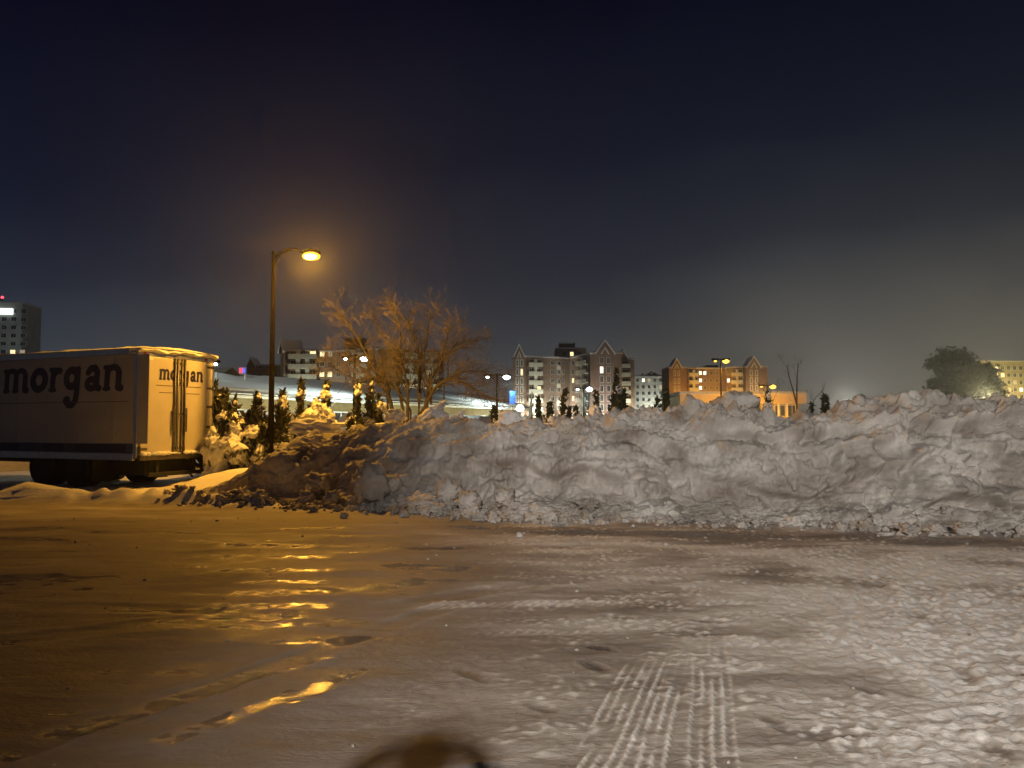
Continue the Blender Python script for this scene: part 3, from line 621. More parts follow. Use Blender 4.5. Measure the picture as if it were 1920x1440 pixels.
# ------------------------------------------------------------ twin headed lamps far off
def twin_lamp(px, py, Y, label, lens, color, power, arms=.55, side=1, polem='galv', small=.6, r=.16, hx2=None):
    p = at(px, py, Y); q_ = min(1.4, max(.6, Y / 60)); base = (p.x - side * arms, Y, 0); t_ = thing('parking_lamp', base, label, 'street lamp', 'twin headed parking lot lamps')
    MB().tube([(0, 0, 0), (0, 0, p.z + .25)], [.11, .07], 8).build('pole', M[polem], t_, smooth=True)
    MB().tube([(-arms, 0, p.z + .15), (arms, 0, p.z + .15)], .05, 6).build('arm', M[polem], t_)
    for s in (-1, 1):
        h = MB().box(s * arms - .28 * q_, -.16 * q_, p.z + .05, s * arms + .28 * q_, .16 * q_, p.z + .05 + .17 * q_).build('lamp_head', M[polem], t_, bevel=.03)
        rr = r if s == side else r * small * .7
        link('lamp_lens', np_mesh('lamp_lens', ICO_V * (rr * 1.3, rr, rr * .9), ICO_F), M[lens], h, loc=(s * arms, 0, p.z))
    lamp_light('lamp_light', (p.x, Y - .1, p.z - rr - .25), power, color, .25, ((p.x, Y - .12, 0), 168, .3))
twin_lamp(404, 683, 29, 'low white lamp showing just behind the upper right corner of the trailer', 'lens_cool', COOL, 110, .4, 1, 'pole', r=.06)
twin_lamp(683, 673, 41, 'white lamp shining through the left half of the bare tree', 'lens_cool', COOL, 1100, .5, 1, 'pole', r=.17)
twin_lamp(950, 707, 60, 'white lamp on a slim pole right of the bare tree, before the central apartments', 'lens_cool', COOL, 1000, .75, 1, 'pole', r=.22)
twin_lamp(1105, 730, 118, 'small white lamp before the middle of the central apartment block', 'lens_cool', COOL, 9000, .9, 1, 'pole', r=.38)
twin_lamp(1361, 677, 80, 'orange twin lamp on a black post before the right apartment block', 'lens_sodium_far', SODIUM, 6000, .55, 1, 'pole', r=.28)
twin_lamp(1449, 725, 108, 'lower orange twin lamp right of the far apartments, above the snow bank', 'lens_sodium_far', SODIUM, 6000, .8, 1, 'pole', r=.36)
def small_lamp(px, py, Y, label, lens, color, power, r=.15, h0=0):
    p = at(px, py, Y); t_ = thing('post_lamp', (p.x, Y, h0), label, 'lamp')
    MB().tube([(0, 0, 0), (0, 0, p.z - r - h0)], .06, 8).build('pole', M['pole'], t_)
    MB().tube([(0, 0, p.z - r - h0), (0, 0, p.z - r + .06 - h0)], [r * .7, r * .9], 10).build('collar', M['pole'], t_)
    link('globe', np_mesh('globe', ICO4_V * r, ICO4_F), M[lens], t_, loc=(0, 0, p.z - h0)); lamp_light('globe_light', (p.x, Y - r - .3, p.z + .1), power, color, .2)
small_lamp(975, 766, 62, 'round white lamp low beside the end of the long low building', 'lens_cool', COOL, 260, .30)
small_lamp(1418, 750, 60, 'small yellow lamp between the two snowy shrubs under the orange twin lamp', 'lens_sodium_far', (1, .75, .25), 350, .12)
small_lamp(1223, 767, 58, 'little amber lamp glowing behind the snow bank left of the right apartment block', 'lens_sodium_far', SODIUM, 500, .14)
small_lamp(1592, 758, 95, 'bright white lamp peeping over the crest of the bank at the right', 'lens_cool', (1, .97, .85), 6000, .5)

# ------------------------------------------------------------ buildings

_cache = {}
FH = 2.85
class Face:
    """a facade: x runs along it to the right, y into the building, z up"""
    def __init__(s, parent, p0, p1, H, m, depth=12, name='wall', cap=True):
        s.parent = parent; s.o = (p0[0] - parent.location.x, p0[1] - parent.location.y, 0); s.w = math.hypot(p1[0] - p0[0], p1[1] - p0[1]); s.H = H
        s.ang = math.atan2(p1[1] - p0[1], p1[0] - p0[0])
        s.put(MB().box(0, 0, 0, s.w, depth, H), name, M[m])
        if cap: s.put(MB().box(-.25, -.25, H, s.w + .25, depth, H + .18), 'cornice', M['trim']); s.put(MB().box(-.2, -.2, H + .183, s.w + .2, depth - .1, H + .55, taper=.15), 'roof_snow', M['snow'])
    def put(s, mb, name, m, parent=None, **kw): return mb.build(name, m, parent or s.parent, loc=s.o, rot=(0, 0, s.ang), **kw)
    def world(s, x, y, z): c, n = math.cos(s.ang), math.sin(s.ang); return (s.o[0] + x * c - y * n, s.o[1] + x * n + y * c, z)
    def window(s, x, z, w=1.3, h=1.5, lit=None, y=0.0, fr=.07, depth=.10, frame_m='trim', sill=False):
        key = ('w', w, h, fr, depth, frame_m)
        if key not in _cache:
            f = MB(); f.box(-w / 2 - fr, -depth, -fr, -w / 2, -.002, h + fr); f.box(w / 2, -depth, -fr, w / 2 + fr, -.002, h + fr); f.box(-w / 2, -depth, h, w / 2, -.002, h + fr); f.box(-w / 2, -depth, -fr, w / 2, -.002, 0); f.box(-.025, -depth * .8, 0, .025, -.032, h)
            fm = f.mesh('window'); fm.materials.append(M[frame_m]); _cache[key] = fm
        pk = ('pm', w, h, lit)
        if pk not in _cache:
            pm = MB().box(-w / 2, -.03, 0, w / 2, -.004, h).mesh('pane'); pm.materials.append(M[lit] if lit else M['glass']); _cache[pk] = pm
        o = link('window', _cache[key], None, s.parent, loc=s.world(x, y, z), rot=(0, 0, s.ang)); link('pane', _cache[pk], None, o)
        if sill: link('sill', MB().box(-w / 2 - .12, -depth - .08, -fr - .08, w / 2 + .12, 0, -fr - .003).mesh('sill'), M['snow'], o)
        return o
    def balconies(s, x, w, floors, lit={}, cols=2, z0=.3, mid=True):
        for k in range(floors):
            z = z0 + k * FH
            if k:
                b_ = MB().box(x - w / 2, -1.0, z - .12, x + w / 2, -.004, z + .1); b_.box(x - w / 2, -1.0, z + .103, x + w / 2, -.90, z + 1.25)
                s.put(b_, 'balcony', M['pale'])
            for c in range(cols):
                s.window(x + (c - (cols - 1) / 2) * w / cols, z + .25, w / cols * .62, 2.0, lit.get((k, c)))
        if mid:
            for c in range(1, cols): q = x + (c - cols / 2) * w / cols; s.put(MB().box(q - .22 * w / cols, -.82, z0 + FH, q + .22 * w / cols, -.004, z0 + floors * FH - .5), 'pier', M['pale'])
    def gable(s, x, w, h, m='brick', trim=True):
        z = s.H; c = x; x0, x1 = x - w / 2, x + w / 2; k = h / (w / 2)
        s.put(MB().prism([(x0, z - .6), (x1, z - .6), (x1, z), (c, z + h), (x0, z)], -.42, 7), 'gable', M[m])
        t_ = .4
        s.put(MB().prism([(x0 - t_, z - .5), (c, z + h + .02), (c, z + h + .65), (x0 - t_, z + .05)], -.65, 6.8).prism([(c, z + h + .02), (x1 + t_, z - .5), (x1 + t_, z + .05), (c, z + h + .65)], -.651, 6.801), 'gable_snow', M['snow'])
        if trim:
            iw = w * .26; zz = z - .3; s.put(MB().prism([(c - iw, zz), (c - iw + .45, zz), (c, zz + iw * k - .2), (c, zz + iw * k + .45)], -.55, -.425).prism([(c + iw - .45, zz), (c + iw, zz), (c, zz + iw * k + .45), (c, zz + iw * k - .2)], -.551, -.4251), 'gable_trim', M['trim'])
def X(px, Y): return (px - 960) / F * Y
def building(name, x, y, label, cat='building', group=None): return thing(name, (x, y, 0), label, cat, group)
def lit_map(f, pts):  # {(floor, col): material}
    return dict(pts)
# central apartment block
bA = building('apartment_block', X(975, 243), 243, 'tall red brick apartment block in the centre with steep gables and a rooftop penthouse', 'apartment building')
fa = Face(bA, (X(962, 243), 243), (X(985, 243), 243), 23.2, 'brick', 14)
fa.gable(fa.w * .5, 3.0, 3.6)
for k in range(1, 8):
    for xx in (1.35, 2.75): fa.window(xx, .9 + k * FH - .6, .55, 1.9, 'win_warm' if (k == 6 and xx > 2) else None, fr=.22)
fb = Face(bA, (X(985.5, 244), 244), (X(1068, 249), 249), 23.2, 'brick', 10)
fb.balconies(3.2, 4.8, 8, {(4, 1): 'win_warm', (3, 1): 'win_dim'})
for k in range(8):
    for xx in (9.2, 11.4, 13.0): fb.window(xx, .9 + k * FH, 1.0 if xx < 13 else .7, 1.3, {(3, 13.0): 'win_dim', (1, 9.2): 'win_warm'}.get((k, xx)))
    if k % 2 == 0: fb.put(MB().box(10.7, -.06, .9 + k * FH + 1.4, 12.1, -.002, .9 + k * FH + 2.6), 'spandrel', M['pale'])
fc = Face(bA, (X(1068.5, 249), 249), (X(1107, 233), 233), 23.2, 'brick', 9)
fc.balconies(fc.w * .68, fc.w * .5, 8, {}, 2)
for k in range(8): fc.window(fc.w * .18, .9 + k * FH, 1.6, 1.4, {5: 'win_warm', 3: 'win_warm'}.get(k))
fd = Face(bA, (X(1107.3, 233), 233), (X(1166, 233), 233), 23.4, 'brick', 14)
fd.gable(fd.w * .47, 5.4, 3.7)
for k in range(1, 8):
    for xx in (fd.w * .36, fd.w * .58): fd.window(xx, .3 + k * FH, .9, 1.9, {(6, fd.w * .36): 'win_white'}.get((k, xx)), fr=.12)
fe = Face(bA, (X(1160, 250), 250), (X(1190, 250), 250), 22.9, 'brick', 12)
fe.balconies(2.3, 3.0, 8, {(4, 0): 'win_dim'}, 1)
fe.gable(1.6, 2.8, 2.9, trim=False)
MB().box(0, 0, 23.4, 10.2, 8, 27.0).build('penthouse', M['brick'], bA, loc=(X(1042, 256) - bA.location.x, 12, 0)); MB().box(-.1, -.1, 27.003, 10.3, 8.1, 27.4, taper=.15).build('roof_snow', M['snow'], bA, loc=(X(1042, 256) - bA.location.x, 12, 0))
MB().box(0, 0, 27.41, 5, 6, 28.7).build('lift_house', M['roof'], bA, loc=(X(1050, 256) - bA.location.x, 12.5, 0)); MB().box(-.2, -.2, 28.703, 5.2, 6.2, 29.1, taper=.1).build('roof_snow', M['snow'], bA, loc=(X(1050, 256) - bA.location.x, 12.5, 0))
for k in range(3): link('penthouse_window', MB().box(0, -.08, 0, 1.1, -.004, 1.3).mesh('penthouse_window'), M['win_warm' if k == 1 else 'glass'], bA, loc=(X(1055 + 14 * k, 256) - bA.location.x, 12, 24.6))
# left apartment block
bL = building('apartment_block', X(600, 215), 215, 'brick apartment block with pale balconies standing behind the bare tree', 'apartment building')
f0 = Face(bL, (X(524.5, 216), 216), (X(531.5, 215), 215), 22.3, 'render_wall', 12); f0.gable(.55, 1.4, 3.0, trim=False)
f1 = Face(bL, (X(532, 215), 215), (X(648, 215), 215), 22.3, 'brick', 12)
f1.balconies(5.3, 8.0, 8, {(7, 2): 'win_warm'}, 3)
for k in range(8):
    for xx, l in ((10.6, {7: 'win_warm', 5: 'win_warm'}), (12.8, {5: 'win_warm', 7: 'win_dim'}), (15.2, {})): f1.window(xx, .9 + k * FH, 1.2, 1.3, l.get(k))
f2 = Face(bL, (X(648.5, 213), 213), (X(712, 207), 207), 22.2, 'brick', 12)
f2.balconies(5.6, 5.2, 8, {}, 2)
for k in range(8): f2.window(1.4, .9 + k * FH, 1.1, 1.3)
f3 = Face(bL, (X(712.5, 212), 212), (X(832, 214), 214), 21.5, 'brick', 12)
f3.balconies(8.6, 4.8, 8, {}, 2); f3.balconies(14.2, 3.6, 8, {(5, 0): 'win_dim'}, 2)
for k in range(8): f3.window(2.5, .9 + k * FH, 1.2, 1.3, 'win_dim' if k == 6 else None); f3.window(4.8, .9 + k * FH, 1.2, 1.3)
MB().box(0, 0, 22.3, 5.4, 6, 26.6).build('penthouse', M['roof'], bL, loc=(X(645, 222) - bL.location.x, 7, 0)); MB().box(-.15, -.15, 26.603, 5.55, 6.15, 27.0, taper=.1).build('roof_snow', M['snow'], bL, loc=(X(645, 222) - bL.location.x, 7, 0))
# right apartment block, lit amber
bR = building('apartment_block', X(1350, 290), 290, 'apartment block lit amber at the right, with two gables, behind the orange lamps', 'apartment building')
g1 = Face(bR, (X(1255, 290), 290), (X(1288, 290), 290), 23.2, 'brick', 14); g1.gable(2.9, 3.4, 3.2)
for k in range(1, 8):
    for xx in (2.2, 3.7): g1.window(xx, .3 + k * FH, .45, 1.7, 'win_white' if (k == 2 and xx < 3) else None, fr=.2)
g2 = Face(bR, (X(1288.5, 292), 292), (X(1362, 296), 296), 23.2, 'brick', 12)
g2.balconies(2.6, 4.2, 8, {}, 2)
for k in range(8):
    for xx, l in ((5.6, {7: 'win_white', 6: 'win_white', 5: 'win_white', 3: 'win_dim'}), (7.5, {7: 'win_white'}), (10.2, {}), (12.6, {})): g2.window(xx, .9 + k * FH, 1.1, 1.3, l.get(k))
g3 = Face(bR, (X(1362.5, 294), 294), (X(1398, 290), 290), 23.4, 'brick', 12); g3.balconies(4.4, 4.4, 8, {}, 2)
for k in range(8): g3.window(.9, .9 + k * FH, .9, 1.3, {6: 'win_white', 3: 'win_white'}.get(k))
g4 = Face(bR, (X(1398.5, 289), 289), (X(1440, 289), 289), 23.4, 'brick', 14); g4.gable(3.2, 4.8, 3.7)
for k in range(1, 8):
    for xx in (2.2, 4.2): g4.window(xx, .3 + k * FH, .55, 1.9, None, fr=.26)
MB().box(0, 0, 23.2, 4.5, 6, 25.2).build('lift_house', M['roof'], bR, loc=(X(1326, 302) - bR.location.x, 12, 0))
# pale building between them, low block at the left
bP = building('pale_building', X(1222, 335), 335, 'distant pale building between the central and the right apartment blocks', 'building')
p1 = Face(bP, (X(1189, 335), 335), (X(1256, 335), 335), 22.6, 'render_wall', 10)
for k in range(1, 8):
    for c in range(6): p1.window(1.6 + c * 2.5, .5 + k * FH, 1.1, 1.4, {(7, 1): 'win_white', (7, 2): 'win_dim', (7, 5): 'win_white', (4, 3): 'win_dim', (6, 4): 'win_dim'}.get((k, c)))
bQ = building('far_apartment_block', X(495, 262), 262, 'dim distant apartment block between the trailer and the street lamp pole', 'apartment building')
q1_ = Face(bQ, (X(462, 262), 262), (X(524, 262), 262), 21.8, 'brick', 10); q1_.gable(1.4, 2.4, 2.4, trim=False)
for k in range(5, 8):
    for c in range(4): q1_.window(2 + c * 2.6, .9 + k * FH, 1.4, 1.3)
# left tower with its bright sign
bT = building('office_tower', X(-20, 262), 262, 'tall office tower with a glowing white sign at the left edge of the view', 'tower')
t1_ = Face(bT, (X(-140, 262), 262), (X(36, 266), 266), 44.0, 'render_wall', 14)
for k in range(3, 15):
    for c in range(10): t1_.window(2.3 + c * 3.1, .6 + k * FH, 1.6, 1.4, {(9, 8): 'win_warm', (9, 9): 'win_dim'}.get((k, c)))
t1_.put(MB().box(t1_.w - 9.0, -.6, 40.0, t1_.w - 2.8, -.15, 42.0), 'lit_sign', emis('sign_glow', (.88, 1, .98), 3.0), bevel=.5)
t1_.put(MB().box(t1_.w - 7.9, 2, 44.5, t1_.w - 7.5, 2.4, 46.0), 'mast', M['roof']); link('beacon', np_mesh('beacon', ICO_V * .45, ICO_F), M['red_light'], bT, loc=t1_.world(t1_.w - 7.7, 2.2, 46.3))
# right hazy block
bH = building('hillside_block', X(1870, 300), 300, 'hazy olive grey apartment block with scattered lit windows at the right edge', 'apartment building')
h1 = Face(bH, (X(1806, 300), 300), (X(1990, 305), 305), 26.6, 'tan_brick', 14)
rnd = random.Random(5)
for k in range(3, 9):
    for c in range(14):
        h1.window(1.6 + c * 2.6, .6 + k * FH, 1.3, 1.4, rnd.choice([None, None, None, None, None, 'win_dim', 'win_dim', 'win_warm', 'win_white']))
# buff single storey building with a colonnade
bB = building('store_building', X(1390, 118), 118, 'long single storey building with a broad amber lit fascia over dark windows', 'building')
s1 = Face(bB, (X(1276, 118), 118), (X(1500, 118), 118), 6.1, 'tan_brick', 14, cap=False)
s1.put(MB().box(-.4, -1.6, 4.85, s1.w + .4, -.004, 6.3), 'fascia', M['amber_wall']); s1.put(MB().box(-.5, -1.7, 6.303, s1.w + .5, 14, 6.7, taper=.2), 'roof_snow', M['snow'])
for px in (1297, 1321, 1339, 1354, 1372, 1397, 1437, 1454, 1470, 1487):
    x_ = (px - 1276) / 224 * s1.w; s1.put(MB().box(x_ - .12, -1.4, 0, x_ + .12, -1.16, 4.84), 'column', M['trim'])
for i in range(9): s1.window(2.3 + i * 1.85, 3.0, 1.5, 1.6, None, frame_m='trim')
# long low building with the snowy roof
q0 = np.array([-13.7, 35.]); ud = np.array([.4, .9165]); A0 = q0 - ud * 12; A1 = q0 + ud * 36
bW = building('low_building', float(q0[0]), float(q0[1]), 'long low yellow brick building under a deep snowy roof behind the shrubs', 'building')
w1 = Face(bW, tuple(A0), tuple(A1), 3.0, 'tan_brick', 10, cap=False)
Lw = w1.w
def s_of(px): a_ = (px - 960) / F; return (13.7 + 35 * a_) / (.4 - .9165 * a_) + 12
rf = MB(); P2 = [(-.55, 2.98), (-.55, 3.10), (5, 4.28), (10.55, 3.10), (10.55, 2.98)]
k = 0; rf.v += [(-.4, a_, z_) for a_, z_ in P2] + [(Lw + .4, a_, z_) for a_, z_ in P2]; rf.f += [(0, 1, 2, 3, 4)[::-1], (5, 6, 7, 8, 9)] + [(i, (i + 1) % 5, 5 + (i + 1) % 5, 5 + i) for i in range(5)]
w1.put(rf, 'roof', M['roof'])
nx, ny = 260, 60; A, B = np.meshgrid(np.linspace(-.55, Lw + .55, nx), np.linspace(-.72, 5.1, ny), indexing='ij'); pp = np.stack([A.ravel(), B.ravel(), 0 * A.ravel()], 1)
zr = 3.105 + (pp[:, 1] + .55) * .2126; lip = np.clip((pp[:, 1] + .72) / .22, 0, 1) ** .5
tp = pp.copy(); tp[:, 2] = zr + .02 + (.22 + .05 * fbm(pp * .7, 3)) * lip; bt = pp.copy(); bt[:, 2] = zr + .004 - .06 * (1 - lip) * (1 + 1.5 * fbm(pp * 1.1, 2)); bt[:, 2] = np.maximum(bt[:, 2], zr * 0 + 3.02)
gf = grid_faces(nx, ny); per = [i * ny for i in range(nx)] + [(nx - 1) * ny + j for j in range(1, ny)] + [i * ny + ny - 1 for i in range(nx - 2, -1, -1)] + [j for j in range(ny - 2, 0, -1)]
n0 = nx * ny; sf = np.array([[per[i], per[(i + 1) % len(per)], per[(i + 1) % len(per)] + n0, per[i] + n0] for i in range(len(per))])
link('roof_snow', np_mesh('roof_snow', np.concatenate([tp, bt]), np.concatenate([gf, gf[:, ::-1] + n0, sf])), M['snow'], bW, loc=w1.o, rot=(0, 0, w1.ang))
w1.put(MB().box(-.4, -.70, 2.86, Lw + .4, -.56, 2.99), 'gutter', M['trim'])
for px in (440, 475, 589, 638, 741, 800, 866, 900, 925, 950):
    s_ = s_of(px); w1.window(s_, 1.05, 1.25, 1.25, None, frame_m='trim', sill=True)
for px in (610, 858, 917): w1.put(MB().tube([(s_of(px), -.62, 2.86), (s_of(px), -.3, 2.6), (s_of(px), -.08, 2.45), (s_of(px), -.08, .1)], .055, 8), 'downspout', M['trim'])
w1.put(MB().prism([(s_of(533) - .1, 4.3), (s_of(567), 4.3), ((s_of(533) + s_of(567)) / 2, 4.75)], 4.2, 6), 'roof_vent', M['roof'])
for px in (478, 530): w1.put(MB().tube([(s_of(px), 2.5, 3.7), (s_of(px), 2.5, 4.25)], .05, 8), 'vent_pipe', M['trim'])
# added lights without fixtures, aimed at the fronts to brighten the walls
def facade_fill(f, x, z, power, color, y=-5):
    w = f.world(x, y, z); q = f.world(x, 0, z + 2.5 if z > 2.5 else z); px_, py_ = f.parent.location.x, f.parent.location.y
    return lamp_light('facade_fill_light', (w[0] + px_, w[1] + py_, w[2]), power, color, .3, ((q[0] + px_, q[1] + py_, q[2]), 150, .5))
for px in (425, 500, 580, 660, 740, 830, 900, 950): facade_fill(w1, s_of(px), 2.0, 150 + .08 * (px - 400), (1, .98, .58), -3.2)
facade_fill(fb, 3, 5, 6498, (.9, 1, .8)); facade_fill(fc, 3, 5, 5054, (1, .95, .75)); facade_fill(f1, 6, 5, 6498, (.95, 1, .75)); facade_fill(f2, 6, 6, 5776, (.85, 1, .85))
facade_fill(f3, 10, 5, 4332, (.9, 1, .75)); facade_fill(fd, 3, 5, 7000, (1, .92, .78), -8); facade_fill(fe, 3, 5, 5054, (1, .95, .7)); facade_fill(p1, 8, 6, 10108, (.95, 1, .85), -8)
facade_fill(g1, 3, 7, 8664, SODIUM, -10); facade_fill(g2, 9, 7, 8664, SODIUM, -10); facade_fill(g4, 4, 7, 11552, (1, .6, .2), -9); facade_fill(h1, 6, 8, 15884, (.95, .9, .35), -14); facade_fill(h1, 18, 8, 15884, (1, .75, .3), -14)
facade_fill(s1, 5, 3.4, 1083, SODIUM, -6); facade_fill(s1, 13, 3.4, 1083, SODIUM, -6); facade_fill(fa, 1, 5, 3610, (1, .9, .7)); facade_fill(t1_, 34, 20, 2600, (.8, .95, 1), -20)

# ------------------------------------------------------------ small lit sign, blue sign, white pole, fence
p = at(454, 694, 110); sg = thing('lit_sign', (p.x, 110, 0), 'small red and blue lit sign over the low roof beside the trailer', 'sign')
MB().box(-.08, 0, 0, .08, .12, p.z - .45).build('post', M['pole'], sg)
MB().box(-.42, -.05, p.z - .45, .08, .15, p.z + .35).build('panel', emis('red_panel', (1, .10, .13), 1.3), sg); MB().box(.085, -.05, p.z - .45, .42, .15, p.z + .35).build('panel', emis('blue_panel', (.15, .2, 1), 1.1), sg)
p = at(961, 745, 60.3); sg = thing('blue_sign', (p.x, 60.3, 0), 'little blue sign beside the slim pole of the white lamp', 'sign')
MB().box(-.03, 0, 0, .03, .05, p.z - .5).build('post', M['galv'], sg); MB().box(-.22, -.03, p.z - .5, .22, -.004, p.z + .5).build('panel', M['blue_sign'], sg)
p = at(995, 772, 55); q = at(998, 735, 55); wp = thing('marker_pole', (p.x, 55, 0), 'slim white pole leaning a little, right of the round white lamp', 'pole')
MB().tube([(0, 0, 0), (0, 0, p.z), (q.x - p.x, 0, q.z)], [.16, .15, .06], 8).build('pole', M['trim'], wp)
fn = thing('pipe_fence', (-9, 23.2, 0), 'low rail fence with snow on its top rail behind the shrubs', 'fence')
for i in range(11):
    MB().tube([(i * 2.4, 0, 0), (i * 2.4, 0, 1.58)], .035, 8).build('post', M['steel'], fn)
for z in (.65, 1.1, 1.58):
    MB().tube([(0, 0, z), (24, 0, z)], .028, 8).build('rail', M['steel'], fn)
nn = 400; px_ = np.linspace(0, 24, nn); pt = []
for i in range(0, nn): pt.append((px_[i], 0, 1.63 + .012 * math.sin(px_[i] * 5.1)))
MB().tube(pt, [.035 + .012 * math.sin(v * 3.7) for v in px_], 6).build('rail_snow', M['snow'], fn)

# ------------------------------------------------------------ cars under snow
def snow_car(px, Y, label, rz=0, m='dark_car', depth=.42):
    c = thing('parked_car', (X(px, Y), Y, .12), label, 'car', 'parked cars under snow', rz)
    prof = [(-2.2, .35), (2.2, .35), (2.25, .6), (2.15, .88), (1.2, .98), (.55, 1.5), (-1.3, 1.55), (-2.1, 1.0), (-2.25, .7)]
    MB().prism(prof, -.88, .88).build('body', M[m], c, bevel=.08)
    for sx in (-1.4, 1.4):
        for sy in (-.9, .72): MB().tube([(sx, sy, .33), (sx, sy + .18, .33)], .33, 18).build('wheel', M['black'], c)
    for sy in (-.895, .885): MB().prism([(1.05, 1.02), (.5, 1.42), (-1.25, 1.45), (-1.9, 1.04)], sy, sy + .01).build('side_window', M['glass'], c)
    nx, ny = 40, 24; A, B = np.meshgrid(np.linspace(-2.3, 2.3, nx), np.linspace(-.95, .95, ny), indexing='ij'); q = np.stack([A.ravel(), B.ravel(), 0 * A.ravel()], 1)
    zt = np.interp(q[:, 0], [-2.3, -2.1, -1.3, .55, 1.2, 2.15, 2.3], [.9, 1.0, 1.57, 1.52, 1.0, .9, .8]); e = np.clip((.95 - np.abs(q[:, 1])) / .35, 0, 1) ** .5 * np.clip((2.3 - np.abs(q[:, 0])) / .4, 0, 1) ** .5
    zt = zt - .16 * (1 - e); q[:, 2] = zt + depth * e * (1 + .2 * fbm(q * 1.2 + px, 3)); b_ = q.copy(); b_[:, 2] = zt - .02
    gf = grid_faces(nx, ny); per = [i * ny for i in range(nx)] + [(nx - 1) * ny + j for j in range(1, ny)] + [i * ny + ny - 1 for i in range(nx - 2, -1, -1)] + [j for j in range(ny - 2, 0, -1)]
    n0 = nx * ny; sf = np.array([[per[i], per[(i + 1) % len(per)], per[(i + 1) % len(per)] + n0, per[i] + n0] for i in range(len(per))])
    link('snow_cap', np_mesh('snow_cap', np.concatenate([q, b_]), np.concatenate([gf, gf[:, ::-1] + n0, sf])), M['snow'], c)
snow_car(432, 29.5, 'car under a thick dome of snow seen between the trailer and the shrubs', R(75))
snow_car(546, 31, 'car under a bright white dome of snow in the gap right of the lamp pole', R(70))
snow_car(690, 36, 'car under snow behind the shrub left of the bare tree', R(75))
snow_car(772, 38, 'car under snow seen between the stems of the bare tree', R(78))
snow_car(848, 40, 'car under snow just right of the bare tree', R(72))
snow_car(896, 43, 'car under snow below the low building, second right of the bare tree', R(70))
snow_car(1056, 44, 'red car under snow half hidden behind the crest of the bank', R(60), 'red_car', .3)

